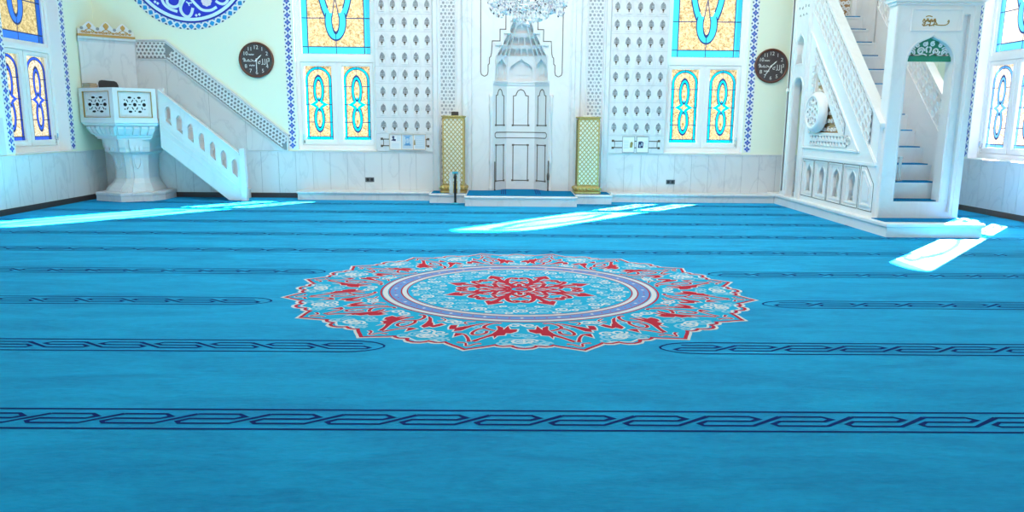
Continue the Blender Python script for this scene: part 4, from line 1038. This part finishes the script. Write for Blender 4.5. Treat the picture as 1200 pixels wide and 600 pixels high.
# corbel
LOW = [(-8.13, 14.44), (-7.56, 14.07), (-7.10, 14.43), (-7.10, 15.06), (-8.13, 15.06)]
mix = lambda t: [(a[0] * (1 - t) + b[0] * t, a[1] * (1 - t) + b[1] * t) for a, b in zip(LOW, BODY)]
mb = MB(); mb.loft([[V3(p, z) for p in mix(t)] for t, z in ((0, 1.165), (0, 1.195), (.12, 1.205), (.15, 1.23), (.48, 1.33), (.58, 1.40), (.86, 1.43), (.9, 1.46), (1, 1.475), (1, 1.515))])
for i in (0, 1):
    n = 6 if i == 0 else 5
    for k in range(n):
        t0, t1 = (k + .16) / n, (k + .84) / n
        rings = []
        for t, z, o in ((.12, 1.235, .012), (.30, 1.26, .028), (.62, 1.37, .030), (.70, 1.405, .012)):
            P = mix(t); p, q = Vector(P[i]), Vector(P[i + 1]); d = (q - p).normalized(); nrm = Vector((d.y, -d.x))
            m = (t0 + t1) / 2; wd = (t1 - t0) / 2 * (.75 if z < 1.25 else 1)
            a_, b_ = p.lerp(q, m - wd), p.lerp(q, m + wd)
            rings.append([V3(a_ + nrm * o, z), V3(b_ + nrm * o, z), V3(b_ - nrm * .05, z), V3(a_ - nrm * .05, z)])
        mb.loft(rings)
mb.build('corbel', M['marble_carved'], pu)
mb = MB(); mb.loft([[V3(p, z) for p in towards(BODY, (-7.6, 14.7), .97)] for z in (1.50, 1.56)]); mb.build('pulpit_floor', M['marble_plain'], pu)
def rosette(L, zc, k=1.0):
    hw, hh, c = .22 * L, .135, L / 2; H = []
    for x in (-1, 0, 1): H.append(circ(c + x * hw, zc, .034, 12))
    for x in (-.5, .5):
        for y in (-1, 1):
            H.append(circ(c + x * hw, zc + y * hh * .95, .036, 10, .021))
            for d in (-.27, .27): 
                px, py = c + (x + d) * hw, zc + y * hh * .50; ang = math.atan2(y, d * 2.0); 
                H.append([(px + .026 * u * cos(ang) - .010 * v * sin(ang), py + .026 * u * sin(ang) + .010 * v * cos(ang)) for u, v in ((-1, -1), (1, -1), (1, 1), (-1, 1))])
        H.append([(c + x * hw + .022 * u, zc + .009 * v) for u, v in ((-1, -1), (1, -1), (1, 1), (-1, 1))])
    for x in (-1.05, 1.05):
        for y in (-.62, .62): H.append(circ(c + x * hw, zc + y * hh, .014, 8))
    for y in (-.85, .85): H.append(circ(c, zc + y * hh, .013, 8))
    return H
for p, q in ((A, B), (B, C_)):
    G, L = faceF(p, q); z0, z1 = 1.515, 2.095
    mb = MB(); a0, a1, b0, b1 = .115 * L, .885 * L, 1.575, 2.045
    mb.plate(rect(0, L, z0, z1), G, -.06, 0, 0, [rect(a0, a1, b0, b1)]); hl = rosette(L, 1.81)
    if L > .95: hl = [[(sum(p[0] for p in h) / len(h) + (x - sum(p[0] for p in h) / len(h)) * 1.7, y) for x, y in h] for h in hl]
    mb.plate(rect(a0, a1, b0, b1), G, -.028, -.022, 0, hl)
    mb.fbox(G, a0 + .04, a1 - .04, b0 + .035, b0 + .05, -.022, -.014); mb.fbox(G, a0 + .04, a1 - .04, b1 - .05, b1 - .035, -.022, -.014)
    mb.fbox(G, a0 + .04, a0 + .055, b0 + .035, b1 - .035, -.022, -.014); mb.fbox(G, a1 - .055, a1 - .04, b0 + .035, b1 - .035, -.022, -.014)
    pn = mb.build('parapet_panel', M['marble_plain'], pu)
    mb = MB(); mb.ribbon(rect(a0, a1, b0, b1), .010, G, -.02, .006, 0, True); mb.build('gilt_frame', M['gold_paint'], pn)
    mb = MB(); mb.fbox(G, a0, a1, b0, b1, -.085, -.075); mb.build('shade_backing', M['black'], pn)  # black sheet added behind the piercings, painted shade of the hollow inside
mb = MB(); inn = [(-8.335, 14.52), (-7.50, 14.05), (-7.02, 14.55), (-7.02, 14.56)]
mb.loft([[V3(p, z) for p in (A, B, C_, (-7.08, 14.46), (-7.47, 14.06), (-8.335, 14.54))] for z in (2.093, 2.112)]); mb.build('parapet_ledge', M['marble_plain'], pu)
# crowned back panel across the corner
G, L = faceF((-8.335, 14.46), (-7.58, 15.055))
mb = MB(); mb.fbox(G, 0, L, 1.56, 3.02, -.05, 0); mb.fbox(G, .06, L - .06, 1.66, 2.94, 0, .010)
mb.loft([[G(a, z, c) for z, c in ((2.98, -.05), (2.98, .005), (3.01, .02), (3.035, .05), (3.075, .06), (3.075, -.05))] for a in (-.015, L + .015)])
mb.build('back_panel', M['marble'], pu)
mb = MB(); mb.fbox(G, -.01, L + .01, 3.075, 3.118, -.05, .062); mb.build('gilt_band', M['gold_paint'], pu)
top = []
for i in range(61):
    u = i / 60; d = min(abs(u - .2), abs(u - .5), abs(u - .8)) / .15
    top.append((u * L, 3.20 + (.165 if abs(u - .5) < .15 else .15) * max(0, 1 - d ** 1.5) + (.02 if .97 < u or u < .03 else 0)))
mb = MB(); mb.plate([(0, 3.118), (L, 3.118)] + list(reversed(top)), G, -.03, .02); cr = mb.build('crest', M['marble_plain'], pu)
mb = MB()
for u in (.2, .5, .8):
    c = u * L; k = 1.2 if u == .5 else 1.0
    mb.plate([(c + x * .042 * k, 3.215 + y * .11 * k) for x, y in ((-.3, 0), (.3, 0), (.45, .18), (1, .45), (.8, .7), (0, 1), (-.8, .7), (-1, .45), (-.45, .18))], G, .02, .032)
    for s in (-1, 1):
        mb.ribbon(spiral(c + s * .055, 3.165, .032, 1.2, 0, s, 14), .014, G, .02, .03); mb.ribbon([(c + s * .012, 3.215), (c + s * .05, 3.20), (c + s * .10, 3.15), (c + s * .145, 3.165)], .012, G, .02, .03)
        mb.ribbon(spiral(c + s * .115, 3.16, .022, 1.1, 0, -s, 10), .012, G, .02, .029)
    mb.plate(circ(c, 3.155, .02, 8), G, .02, .031)
mb.build('gilt_scrolls', M['gold_paint'], cr)
mb = MB()
for u in (.07, .35, .65, .93): mb.plate(circ(u * L, 3.225, .028, 14), G, .02, .028)
mb.build('round_bosses', M['carve_grey'], cr)
# facing on the wall above the stair, with lattice band
GW = front(YF - .001)
mb = MB(); mb.plate([(-7.60, .95), (-4.665, .95), (-4.665, 1.275), (-6.98, 3.085), (-7.60, 3.085)], GW, 0, .035)
for x in (-7.0, -6.2, -5.5): mb.ribbon([(x, .96), (x + .0, 3.05 - max(0, (x + 6.98)) * .785)], .005, GW, .035, .0362, 1)
mb.build('stair_facing', [M['marble'], M['joint_shade_grey']], pu)
sl = (3.085 - 1.275) / (6.98 - 4.665)
GS = Fr((-6.98, YF - .036, 2.715), (1, 0, -sl), (0, 0, 1), (0, -1, 0))
mb = MB(); ln = math.hypot(1, sl); GK = Fr((-6.975, YF - .0365, 2.745), (1 / ln, 0, -sl / ln), (sl / ln, 0, 1 / ln), (0, -1, 0)); kagome(mb, GK, .02, 2.78, -.005, .235, .078, .018, .004, .022); kagome(mb, front(YF - .0365), -7.55, -6.99, 2.735, 3.03, .078, .018, .004, .022)
for off in (0, -.035): mb.ribbon([(-7.60, 3.07 + off), (-6.985, 3.07 + off), (-4.68, 1.265 + off)], .014, front(YF - .036), 0, .030 + off * .1)
mb.ribbon([(-7.56, 2.712), (-6.985, 2.712), (-4.75, .962)], .014, front(YF - .036), 0, .026); mb.ribbon([(-4.675, 1.27), (-4.675, .955)], .02, front(YF - .036), 0, .03)
mb.build('lattice_band', M['marble_carved'], pu)
mb = MB(); mb.plate([(-7.55, 2.72), (-6.98, 2.72), (-4.74, .965), (-4.68, .965), (-4.68, 1.25), (-6.99, 3.05), (-7.55, 3.05)], front(YF - .036), .0005, .003); mb.build('band_shade', M['carve_grey'], pu)  # grey plate behind the stair lattice, painted shade for its openings
# balustrade
GB = front(14.40); zt = lambda x: 2.085 - .812 * (x + 6.88)
hs = []
for k in range(7):
    c = -6.735 + k * .2015; w = .052; t = zt(c)
    hs.append([(c - w, t - .495 + .05), (c + w, t - .495 - .045), (c + w, t - .235 - .0), (c + w * .45, t - .19), (c, t - .175), (c - w * .45, t - .19), (c - w, t - .235)])
mb = MB(); mb.plate([(-6.88, 2.085), (-5.42, zt(-5.42)), (-5.42, .012), (-5.665, .012), (-6.905, 1.02), (-6.905, 2.085)], GB, -.085, 0, 0, hs)
for off, w, d in ((-.008, .03, .014), (-.60, .012, .008), (-.68, .02, .012), (-.80, .012, .008)): mb.ribbon([(-6.88, zt(-6.88) + off), (-5.43, max(.03, zt(-5.43) + off))] if off > -.7 else [(-6.88, zt(-6.88) + off), (-5.43 - (.0 if zt(-5.43) + off > .03 else (.03 - zt(-5.43) - off) / .812), max(.03, zt(-5.43) + off))], w, GB, 0, d)
mb.plate([(-6.89, 2.075), (-5.42, zt(-5.42) - .008), (-5.42, zt(-5.42) + .022), (-6.89, 2.105)], GB, -.105, .018)
mb.build('balustrade', M['marble_plain'], pu)
mb = MB(); mb.box(-5.42, -5.315, 14.375, 14.495, 0, .875); mb.box(-5.41, -5.325, 14.385, 14.485, .875, .90); mb.box(-5.42, -5.315, 14.375, 14.495, .90, .995); mb.box(-5.405, -5.33, 14.39, 14.48, .995, 1.01)
mb.fbox(front(14.375), -5.405, -5.33, .06, .80, 0, .006); mb.build('newel_post', M['marble_plain'], pu)
for k in range(8):
    mb = MB(); x1 = -5.46 - k * .178; h = 1.56 / 8
    mb.box(x1 - .178, x1, 14.482, 15.06, max(0.0, k * h - .04), (k + 1) * h - .03); mb.box(x1 - .19, x1 + .018, 14.482, 15.06, (k + 1) * h - .03, (k + 1) * h)
    mb.build('stair_step', M['marble_plain'], pu)
mb = MB(); mb.box(-6.90, -6.80, 14.44, 14.50, 1.50, 2.13); mb.build('upper_post', M['marble_plain'], pu)

# ---- things on the pulpit
GA, LA = faceF(A, B)
for k, (w, d, h, a, lb) in enumerate(((.25, .155, .034, .0, 'brown book at the bottom of the stack on the pulpit ledge'), (.235, .15, .03, .012, 'brown book in the middle of the stack on the pulpit ledge'), (.22, .145, .024, -.008, 'brown book on top of the stack on the pulpit ledge'))):
    z0 = 2.112 + (0, .0345, .065)[k]; ctr = GA(.20 + a, z0, -.105)
    t = thing('book', lb, 'book', ctr, 'books on the pulpit ledge')
    K = lambda x, y, z: GA(.20 + a + x, z0 + z, -.105 + y)
    H = Fr(GA(.20 + a, z0, -.105), GA(1, 0) - GA(0, 0), GA(0, 0, 1) - GA(0, 0, 0), (0, 0, 1))
    mb = MB(); mb.fbox(H, -w / 2, w / 2, -d / 2, d / 2, 0, .004); mb.fbox(H, -w / 2, w / 2, -d / 2, d / 2, h - .004, h); mb.fbox(H, -w / 2, w / 2, -d / 2, -d / 2 + .005, 0, h); mb.build('cover', M['book'], t)
    mb = MB(); mb.fbox(H, -w / 2 + .006, w / 2 - .006, -d / 2 + .005, d / 2 - .006, .004, h - .004); mb.build('page_block', mat('page_edge_%d' % k, (.55, .44, .30), .7), t)
ch = thing('small_chair', 'small dark grey chair inside the corner pulpit, only its rounded back showing', 'chair', (-7.82, 14.52, 1.56))
H = Fr((-7.84, 14.50, 1.56), (.79, .61, 0), (.61, -.79, 0), (0, 0, 1))     # a across, b forwards, c up
mb = MB(); mb.fbox(H, -.16, .16, -.10, .20, .36, .40); mb.build('seat', M['dark_grey'], ch)
GBk = Fr(H(0, -.10, 0), (.79, .61, 0), (0, 0, 1), (.61, -.79, 0))
pr = [(-.17, .40), (.17, .40), (.165, .62), (.14, .68), (.10, .70), (-.12, .712), (-.155, .70), (-.17, .66)]
mb = MB(); mb.plate(pr, GBk, -.02, .02); mb.build('backrest', M['dark_grey'], ch)
for x in (-.14, .14):
    for y in (-.085, .18): mb = MB(); mb.tube([H(x, y, .36), H(x * 1.05, y * 1.05, 0)], .012, 8); mb.build('leg', M['black'], ch)

# ================================================================== STEPPED PULPIT (right)
mi = thing('stepped_pulpit', 'tall white carved marble stepped pulpit with blue carpeted stair and green arched valance', 'pulpit', (5.73, 12.4, 0))
mb = MB(); mb.box(5.065, 6.415, 10.27, 15.05, 0, .14)
rg = lambda x0, x1, y0, z: [Vector((x0, y0, z)), Vector((x1, y0, z)), Vector((x1, 15.05, z)), Vector((x0, 15.05, z))]
mb.loft([rg(5.05, 6.43, 10.255, .14), rg(5.04, 6.44, 10.245, .152), rg(5.04, 6.44, 10.245, .188), rg(5.052, 6.428, 10.257, .2)]); mb.build('base_plinth', M['minbar_lit_marble'], mi)
mb = MB(); mb.box(5.10, 6.38, 10.40, 10.80, .2, .209); mb.build('threshold_carpet', M['carpet_blue'], mi)
S = sideX(5.13); SLO = .944
Lo = lambda y: 1.137 + SLO * (y - 11.046)
Hy = lambda y: 1.150 + SLO * (y - 11.46)
bounds = [(13.06, 13.58), (12.49, 13.05), (11.93, 12.48), (11.345, 11.92)]
def slotted(c_in): return [rect(a + .03, b - .03, .31, .915) for a, b in bounds]
p5 = [(10.885, .285), (11.315, .285), (11.315, .94), (11.14, .94), (10.885, .69)]
tri_hole = [(12.22, 1.42), (13.28, 1.42), (13.28, 2.48)]
mb = MB(); mb.plate([(10.86, .2), (13.62, .2), (13.62, Lo(13.62) + .63), (10.86, Lo(10.86) + .63)], S, -.10, 0, 0, slotted(0) + [tri_hole])
for f, w, d in ((lambda y: Lo(y) + .01, .034, .030), (lambda y: Lo(y) + .048, .018, .018), (lambda y: Hy(y) + .01, .030, .024), (lambda y: Lo(y) + .60, .02, .014)):
    mb.ribbon([(max(10.85, 0), f(10.85)), (13.60, f(13.60))] if f(10.85) > .96 else [(11.46 - .0 if f is None else max(10.9, 10.85 + (1.15 - f(10.85)) / SLO), max(f(10.85), 1.15)), (13.60, f(13.60))], w, S, 0, d)
mb.ribbon([(11.42, 1.15), (13.60, 1.15)], .030, S, 0, .024); mb.fbox(S, 10.86, 13.60, .955, 1.00, 0, .012)
mb.build('side_panel', M['minbar_lit_carved'], mi)
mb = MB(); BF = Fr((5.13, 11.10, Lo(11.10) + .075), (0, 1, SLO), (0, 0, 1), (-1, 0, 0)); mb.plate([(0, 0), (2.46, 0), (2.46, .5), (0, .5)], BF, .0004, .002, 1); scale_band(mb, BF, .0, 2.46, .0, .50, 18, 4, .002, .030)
mb.build('carved_band', [M['minbar_lit_marble'], M['carve_shade']], mi); mb = MB(); scale_band(mb, Fr((5.13, 11.98, Hy(11.98) - .27), (0, 1, SLO), (0, 0, 1), (-1, 0, 0)), .0, 1.40, 0, .20, 12, 2, .001, .018)
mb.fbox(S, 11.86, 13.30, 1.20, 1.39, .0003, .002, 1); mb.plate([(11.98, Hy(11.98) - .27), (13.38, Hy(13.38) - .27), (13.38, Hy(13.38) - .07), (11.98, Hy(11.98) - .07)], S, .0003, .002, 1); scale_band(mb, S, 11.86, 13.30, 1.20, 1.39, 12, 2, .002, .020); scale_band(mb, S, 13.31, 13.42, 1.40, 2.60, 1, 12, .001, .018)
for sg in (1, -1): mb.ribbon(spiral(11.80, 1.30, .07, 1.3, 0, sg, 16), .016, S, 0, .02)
mb.build('carved_border', [M['minbar_lit_marble'], M['carve_shade']], mi)
mb = MB(); mb.plate([(10.815, Lo(10.815) + .60), (13.62, Lo(13.62) + .60), (13.62, Lo(13.62) + .66), (10.815, Lo(10.815) + .66)], sideX(5.115), -.16, .012); mb.build('handrail', M['minbar_lit_marble'], mi)
mb = MB(); mb.plate([(12.18, 1.38), (13.32, 1.38), (13.32, 2.56)], S, -.075, -.06); fp = mb.build('fretwork_screen', M['tan'], mi)
mb = MB(); rnd = random.Random(4)
for i in range(8):
    for j in range(8):
        y, z = 13.22 - i * .13, 1.48 + j * .13
        if z - 1.42 < (y - 12.22) * 1.0 - .04: mb.ribbon(spiral(y + rnd.uniform(-.01, .01), z, .042, 1.2, rnd.uniform(0, 6), 1 if (i + j) % 2 else -1, 12), .010, S, -.06, -.03)
mb.build('fretwork_scrolls', M['minbar_lit_carved'], fp)
# round boss with star piercing
bc = (5.13, 13.02, 1.765)
mb = MB(); rings = []
for r, h in ((.345, 0), (.35, .03), (.345, .07), (.32, .115), (.285, .14), (.262, .142), (.255, .125)):
    rings.append([Vector((bc[0] - h, bc[1] + r * cos(2 * PI * i / 40), bc[2] + r * sin(2 * PI * i / 40))) for i in range(40)])
mb.loft(rings, 0, False, True)
SB = sideX(5.13); cy, cz = bc[1], bc[2]; hs = []
for k in range(8):
    a = 2 * PI * k / 8
    for r, l, w, da in ((.200, .044, .042, 0), (.120, .045, .030, PI / 8), (.222, .024, .024, PI / 8)):
        u = (cos(a + da), sin(a + da)); v = (-u[1], u[0])
        hs.append([(cy + u[0] * (r + l * p) + v[0] * w * q, cz + u[1] * (r + l * p) + v[1] * w * q) for p, q in ((-1, 0), (0, -1), (1, 0), (0, 1))])
hs.append(circ(cy, cz, .040, 8))
mb.plate(circ(cy, cz, .258, 40), SB, .09, .125, 0, hs)
bs = mb.build('star_boss', M['minbar_lit_marble'], mi)
mb = MB(); mb.plate(circ(cy, cz, .26, 32), SB, .02, .05); mb.build('boss_shade', M['socket'], bs)  # dark disc behind the star holes, painted shade inside the boss
# low arched panels
for a, b in bounds:
    mb = MB(); c = (a + b) / 2
    mb.plate(rect(a + .032, b - .032, .312, .913), S, -.07, -.028, 0, [bottle(c - .105, c + .105, .375, .845)])
    mb.ribbon(rect(a + .075, b - .075, .345, .88), .018, S, -.028, -.012, 0, True)
    mb.ribbon(bottle(c - .118, c + .118, .36, .865), .012, S, -.028, -.020, 0, True)
    ap = mb.build('arched_panel', M['minbar_lit_marble'], mi)
    mb = MB(); mb.ribbon(rect(a + .012, b - .012, .285, .94), .011, S, 0, .003, 0, True); mb.build('brown_outline', M['inlay'], ap)
mb = MB(); mb.ribbon([(y * 0 + y, z) for y, z in [(10.955, .36), (11.26, .36), (11.26, .87), (11.16, .87), (10.955, .66)]], .03, S, 0, .018, 0, True); mb.plate([(11.02, .43), (11.20, .43), (11.20, .80), (11.17, .80), (11.02, .64)], S, 0, .012)
ap = mb.build('blind_panel', M['minbar_lit_marble'], mi)
mb = MB(); mb.ribbon(p5, .011, S, 0, .003, 0, True); mb.build('brown_outline', M['inlay'], ap)
# steps with carpet
for k in range(13):
    y, z = 10.86 + .27 * k, .45 + .2545 * k
    mb = MB(); mb.box(5.23, 6.25, y + .012, y + .30 if k < 12 else 14.50, max(.2, z - .2545 - .01), z - .03); mb.box(5.23, 6.25, y, y + .29 if k < 12 else 14.50, z - .03, z)
    st = mb.build('stair_step', M['minbar_lit_marble'], mi)
    mb = MB(); mb.box(5.30, 6.195, y + .004, y + .27 if k < 12 else 14.40, z, z + .018); mb.build('tread_carpet', M['carpet_blue'], st)
# far balustrade, pierced right through
GR = sideX(6.25)
mb = MB(); mb.plate([(10.95, .2), (13.62, .2), (13.62, Lo(13.62) + .09), (10.95, Lo(10.95) + .09)], GR, -.09, 0)
mb.plate([(10.95, Lo(10.95) + .585), (13.62, Lo(13.62) + .585), (13.62, Lo(13.62) + .66), (10.95, Lo(10.95) + .66)], GR, -.10, .03)
mb.plate([(10.95, Lo(10.95) + .09), (11.16, Lo(11.16) + .09), (11.16, Lo(11.16) + .585), (10.95, Lo(10.95) + .585)], GR, -.09, 0)
mb.ribbon([(11.02, Lo(11.02) + .07), (13.60, Lo(13.60) + .07)], .02, GR, 0, .014)
scale_band(mb, Fr((6.25, 11.16, Lo(11.16) + .09), (0, 1, SLO), (0, 0, 1), (-1, 0, 0)), 0, 2.46, 0, .495, 17, 4, -.05, 0, 0, True)
mb.build('far_balustrade', M['minbar_lit_marble'], mi)
# portal
GP = front(10.80)
op = [(5.40, .45), (6.065, .45), (6.065, 2.40)]
prof = [(1, .0), (.985, .16), (.94, .33), (.86, .48), (.74, .62), (.58, .74), (.40, .83), (.24, .89), (.10, .945)]
cxp, hp = 5.7325, .3325
op += [(cxp + hp * x, 2.42 + .375 * y) for x, y in prof] + [(cxp, 2.80)] + [(cxp - hp * x, 2.42 + .375 * y) for x, y in reversed(prof)] + [(5.40, 2.40)]
mb = MB(); mb.plate(rect(5.18, 6.37, .2, 3.32), GP, -.20, 0, 0, [op, rect(6.155, 6.235, .30, 3.10)])
mb.fbox(GP, 6.15, 6.24, .29, 3.11, -.20, -.07)
for r in (rect(5.41, 6.12, 2.875, 3.165),): mb.ribbon(r, .022, GP, 0, .014, 0, True)
mb.ribbon([(5.375, .45), (5.375, 2.40)] + [(cxp - (hp + .025) * x, 2.42 + .40 * y) for x, y in prof] + [(cxp, 2.835)] + [(cxp + (hp + .025) * x, 2.42 + .40 * y) for x, y in reversed(prof)] + [(6.09, 2.40), (6.09, .45)], .018, GP, 0, .010)
mb.ribbon([(5.20, .22), (5.20, 3.30)], .03, GP, 0, .014); mb.ribbon([(6.30, .22), (6.30, 3.30)], .05, GP, 0, .014)
for z0, z1, o in ((3.22, 3.26, .02), (3.26, 3.32, .045), (3.32, 3.38, .07)): mb.box(5.18 - o, 6.37 + o, 10.80 - o, 11.0 + o, z0, z1)
mb.build('portal', M['minbar_lit_marble'], mi)
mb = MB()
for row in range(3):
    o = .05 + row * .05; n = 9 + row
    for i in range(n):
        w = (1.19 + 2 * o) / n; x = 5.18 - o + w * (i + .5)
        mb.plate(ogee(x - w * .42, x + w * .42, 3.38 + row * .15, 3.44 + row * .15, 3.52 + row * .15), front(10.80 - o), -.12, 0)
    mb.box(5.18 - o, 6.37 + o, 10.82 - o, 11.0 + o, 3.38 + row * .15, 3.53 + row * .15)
mb.build('portal_crown', M['minbar_lit_carved'], mi)
mb = MB()
for P in ([(5.56, 2.99), (5.58, 3.04), (5.60, 2.98), (5.63, 3.05), (5.65, 2.975), (5.68, 3.04), (5.70, 2.98), (5.73, 3.045), (5.745, 2.985), (5.77, 2.96)], [(5.555, 2.955), (5.60, 2.935), (5.64, 2.96), (5.68, 2.935), (5.73, 2.965), (5.76, 2.95), (5.83, 2.945), (5.90, 2.95), (5.935, 2.985), (5.93, 3.02), (5.912, 2.99)], [(5.60, 3.06), (5.64, 3.075), (5.69, 3.06)], [(5.57, 2.97), (5.62, 3.01), (5.69, 3.0), (5.75, 3.01)], [(5.58, 2.93), (5.60, 2.98)], [(5.66, 2.93), (5.675, 3.0)], [(5.72, 2.935), (5.735, 3.02)]):
    mb.ribbon(smooth(P, 1), .013, GP, 0, .005)
mb.build('gilt_inscription', M['gold_paint'], mi)
ve = [(5.395, 2.475), (6.07, 2.475)] + [p for p in op[2:-1] if p[1] > 2.475]
mb = MB(); mb.plate(ve, GP, -.12, -.09); mb.fbox(GP, 5.398, 6.067, 2.455, 2.525, -.125, -.070); va = mb.build('green_valance', M['green'], mi)
mb = MB()
for s in (-1, 1):
    for P in (spiral(cxp + s * .235, 2.575, .055, 1.6, 0 if s > 0 else PI, s, 20), spiral(cxp + s * .11, 2.60, .055, 1.6, 0, -s, 20), spiral(cxp + s * .055, 2.70, .035, 1.4, 1, s, 16), spiral(cxp + s * .16, 2.68, .030, 1.3, 2, -s, 14)):
        mb.ribbon(P, .018, GP, -.09, -.080)
    mb.ribbon(smooth([(cxp + s * .02, 2.54), (cxp + s * .07, 2.565), (cxp + s * .15, 2.54), (cxp + s * .29, 2.545)], 2), .016, GP, -.09, -.08)
    mb.ribbon(smooth([(cxp + s * .01, 2.66), (cxp + s * .04, 2.64), (cxp + s * .02, 2.58)], 2), .02, GP, -.09, -.08); mb.ribbon(smooth([(cxp + s * .28, 2.62), (cxp + s * .23, 2.66), (cxp + s * .19, 2.63)], 2), .016, GP, -.09, -.08)
mb.build('valance_scrolls', M['minbar_lit_marble'], va)
# tower behind the stair head
ST = sideX(5.10)
door = arch(13.77, 14.19, .2005, 2.20, 14, .95); win = [(c_, z_) for c_, z_ in bottle(13.86, 14.17, 2.66, 3.17)]
def tower_plate(F, a0, a1, hs): 
    mb = MB(); mb.plate(rect(a0, a1, .2, 4.45), F, -.12, 0, 0, hs); return mb
mb = tower_plate(ST, 13.60, 14.52, [door, win])
for a in (13.63, 13.70, 14.26, 14.48): mb.ribbon([(a, .22), (a, 4.4)], .02, ST, 0, .012)
mb.ribbon(arch(13.745, 14.215, .21, 2.20, 14, .95)[1:] + [(13.745, .21)], .02, ST, 0, .014); mb.ribbon(bottle(13.835, 14.195, 2.63, 3.20), .014, ST, 0, .010, 0, True)
mb.fbox(ST, 14.21, 14.50, 2.17, 2.23, 0, .03); mb.fbox(ST, 14.21, 14.50, .2, .28, 0, .02)
mb.plate(rect(13.60, 14.52, .2, 4.45), sideX(6.37), -.0, .12, 0, [arch(13.77, 14.19, .2005, 2.20, 14, .95)])
mb.plate(rect(5.10, 6.37, .2, 4.45), front(14.52), .0, .10, 0, [arch(5.30, 6.17, .2005, 2.05, 16, .7), rect(5.30, 6.17, 3.56, 4.3)])
mb.build('tower', M['minbar_lit_marble'], mi)
mb = MB()
for i in range(4): mb.ribbon(spiral(13.76 + i * .14, 3.64 + .02 * (i % 2), .03, 1.1, i, 1, 8), .010, ST, 0, .004)
for i in range(3): mb.ribbon([(13.80 + i * .14, 3.50), (13.84 + i * .14, 3.53), (13.86 + i * .14, 3.50)], .012, ST, 0, .004)
mb.build('tower_inscription', M['carve_grey'], mi)
mb = MB(); mb.fbox(front(14.50), 5.31, 6.16, 3.55, 4.31, -.01, .0); sc = mb.build('back_screen', M['tan'], mi)
mb = MB()
for i in range(9):
    for j in range(7): mb.ribbon(spiral(5.36 + i * .095, 3.61 + j * .1, .046, 1.3, i + j, 1 if (i + j) % 2 else -1, 12), .020, front(14.50), 0, .02)
mb.build('screen_scrolls', M['minbar_lit_carved'], sc)
mb = MB(); mb.box(5.35, 5.375, 14.095, 14.125, 3.522, 3.548); mb.build('carpet_rod_end', M['black'], mi)
# clear stand on the second step
t = thing('clear_stand', 'clear acrylic book stand on the lowest steps inside the pulpit portal', 'stand', (5.64, 11.25, .7225))
mb = MB()
for x0, x1 in ((5.575, 5.625), (5.66, 5.705)): mb.box(x0, x1, 11.24, 11.25, .723, 1.075)
for x0, x1 in ((5.57, 5.632), (5.654, 5.712)): mb.box(x0, x1, 11.232, 11.258, 1.055, 1.085)
mb.build('clear_slats', M['acrylic'], t)
mb = MB(); mb.box(5.565, 5.715, 11.20, 11.30, .7225, .733); mb.build('clear_base', M['acrylic'], t)
mb = MB(); mb.box(5.553, 5.568, 11.235, 11.255, .733, 1.06); mb.build('dark_edge', M['black'], t)

# ================================================================== LIGHT
w = bpy.data.worlds.new('sky'); SC.world = w; w.use_nodes = True
N, L = w.node_tree.nodes, w.node_tree.links
bg = N['Background']; tc = N.new('ShaderNodeTexCoord'); sx = N.new('ShaderNodeSeparateXYZ'); rp = N.new('ShaderNodeValToRGB')
rp.color_ramp.elements[0].position = .0; rp.color_ramp.elements[0].color = (1.0, .98, .94, 1); rp.color_ramp.elements[1].position = .6; rp.color_ramp.elements[1].color = (.62, .82, 1, 1)
L.new(tc.outputs['Generated'], sx.inputs[0]); L.new(sx.outputs[2], rp.inputs['Fac']); L.new(rp.outputs['Color'], bg.inputs['Color']); bg.inputs['Strength'].default_value = SKY
def lamp(name, kind, loc, rot, energy, col, **kw):
    d = bpy.data.lights.new(name, kind); d.energy = energy; d.color = col
    for k, v in kw.items(): setattr(d, k, v)
    o = bpy.data.objects.new(name, d); COL.objects.link(o); o.location = loc; o.rotation_euler = rot; o['kind'] = 'helper'
    return o
sd = Vector((-1, -1.10, -.95 * math.sqrt(1 + 1.21))).normalized()
so = lamp('sun', 'SUN', (20, 25, 20), (0, 0, 0), SUN, (1, .97, .92), angle=.0093)
so.rotation_euler = sd.to_track_quat('-Z', 'Y').to_euler()
lamp('overhead_fill', 'AREA', (0, 9.3, 7.8), (math.radians(20), 0, 0), CEIL, (1, .955, .90), shape='DISK', size=7.0)  # added soft fill from above, not a lamp of the hall
lamp('rear_fill', 'AREA', (0, -6.0, 4.8), (math.radians(90), 0, 0), REAR, (1, .965, .93), shape='RECTANGLE', size=13.0, size_y=4.0, spread=math.radians(80))  # added unseen fill from behind the camera, no gallery lamp there

# ================================================================== CAMERA
f, pitch, yaw, roll, cx = 867.62, .17874, .00972, .00867, -.2995
fw = Vector((sin(yaw) * cos(pitch), cos(yaw) * cos(pitch), -sin(pitch))); r = Vector((cos(yaw), -sin(yaw), 0)); u = r.cross(fw)
r2 = r * cos(roll) + u * sin(roll); u2 = u * cos(roll) - r * sin(roll)
cd = bpy.data.cameras.new('camera'); cam = bpy.data.objects.new('camera', cd); COL.objects.link(cam)
mw = Matrix((r2, u2, -fw)).transposed().to_4x4(); mw.translation = Vector((cx, 0, 1.55)); cam.matrix_world = mw
cd.sensor_fit = 'HORIZONTAL'; cd.sensor_width = 36; cd.lens = f / 1200 * 36; cd.clip_start = .05; cd.clip_end = 200
SC.camera = cam
vs = SC.view_settings; vs.view_transform = 'Standard'; vs.look = 'None'; vs.gamma = 1; vs.exposure = EXPO; vs.use_curve_mapping = False
try: SC.cycles.use_denoising = True
except Exception: pass
SC.cycles.max_bounces = 8; SC.cycles.diffuse_bounces = 4; SC.cycles.transparent_max_bounces = 12; SC.cycles.sample_clamp_indirect = 6
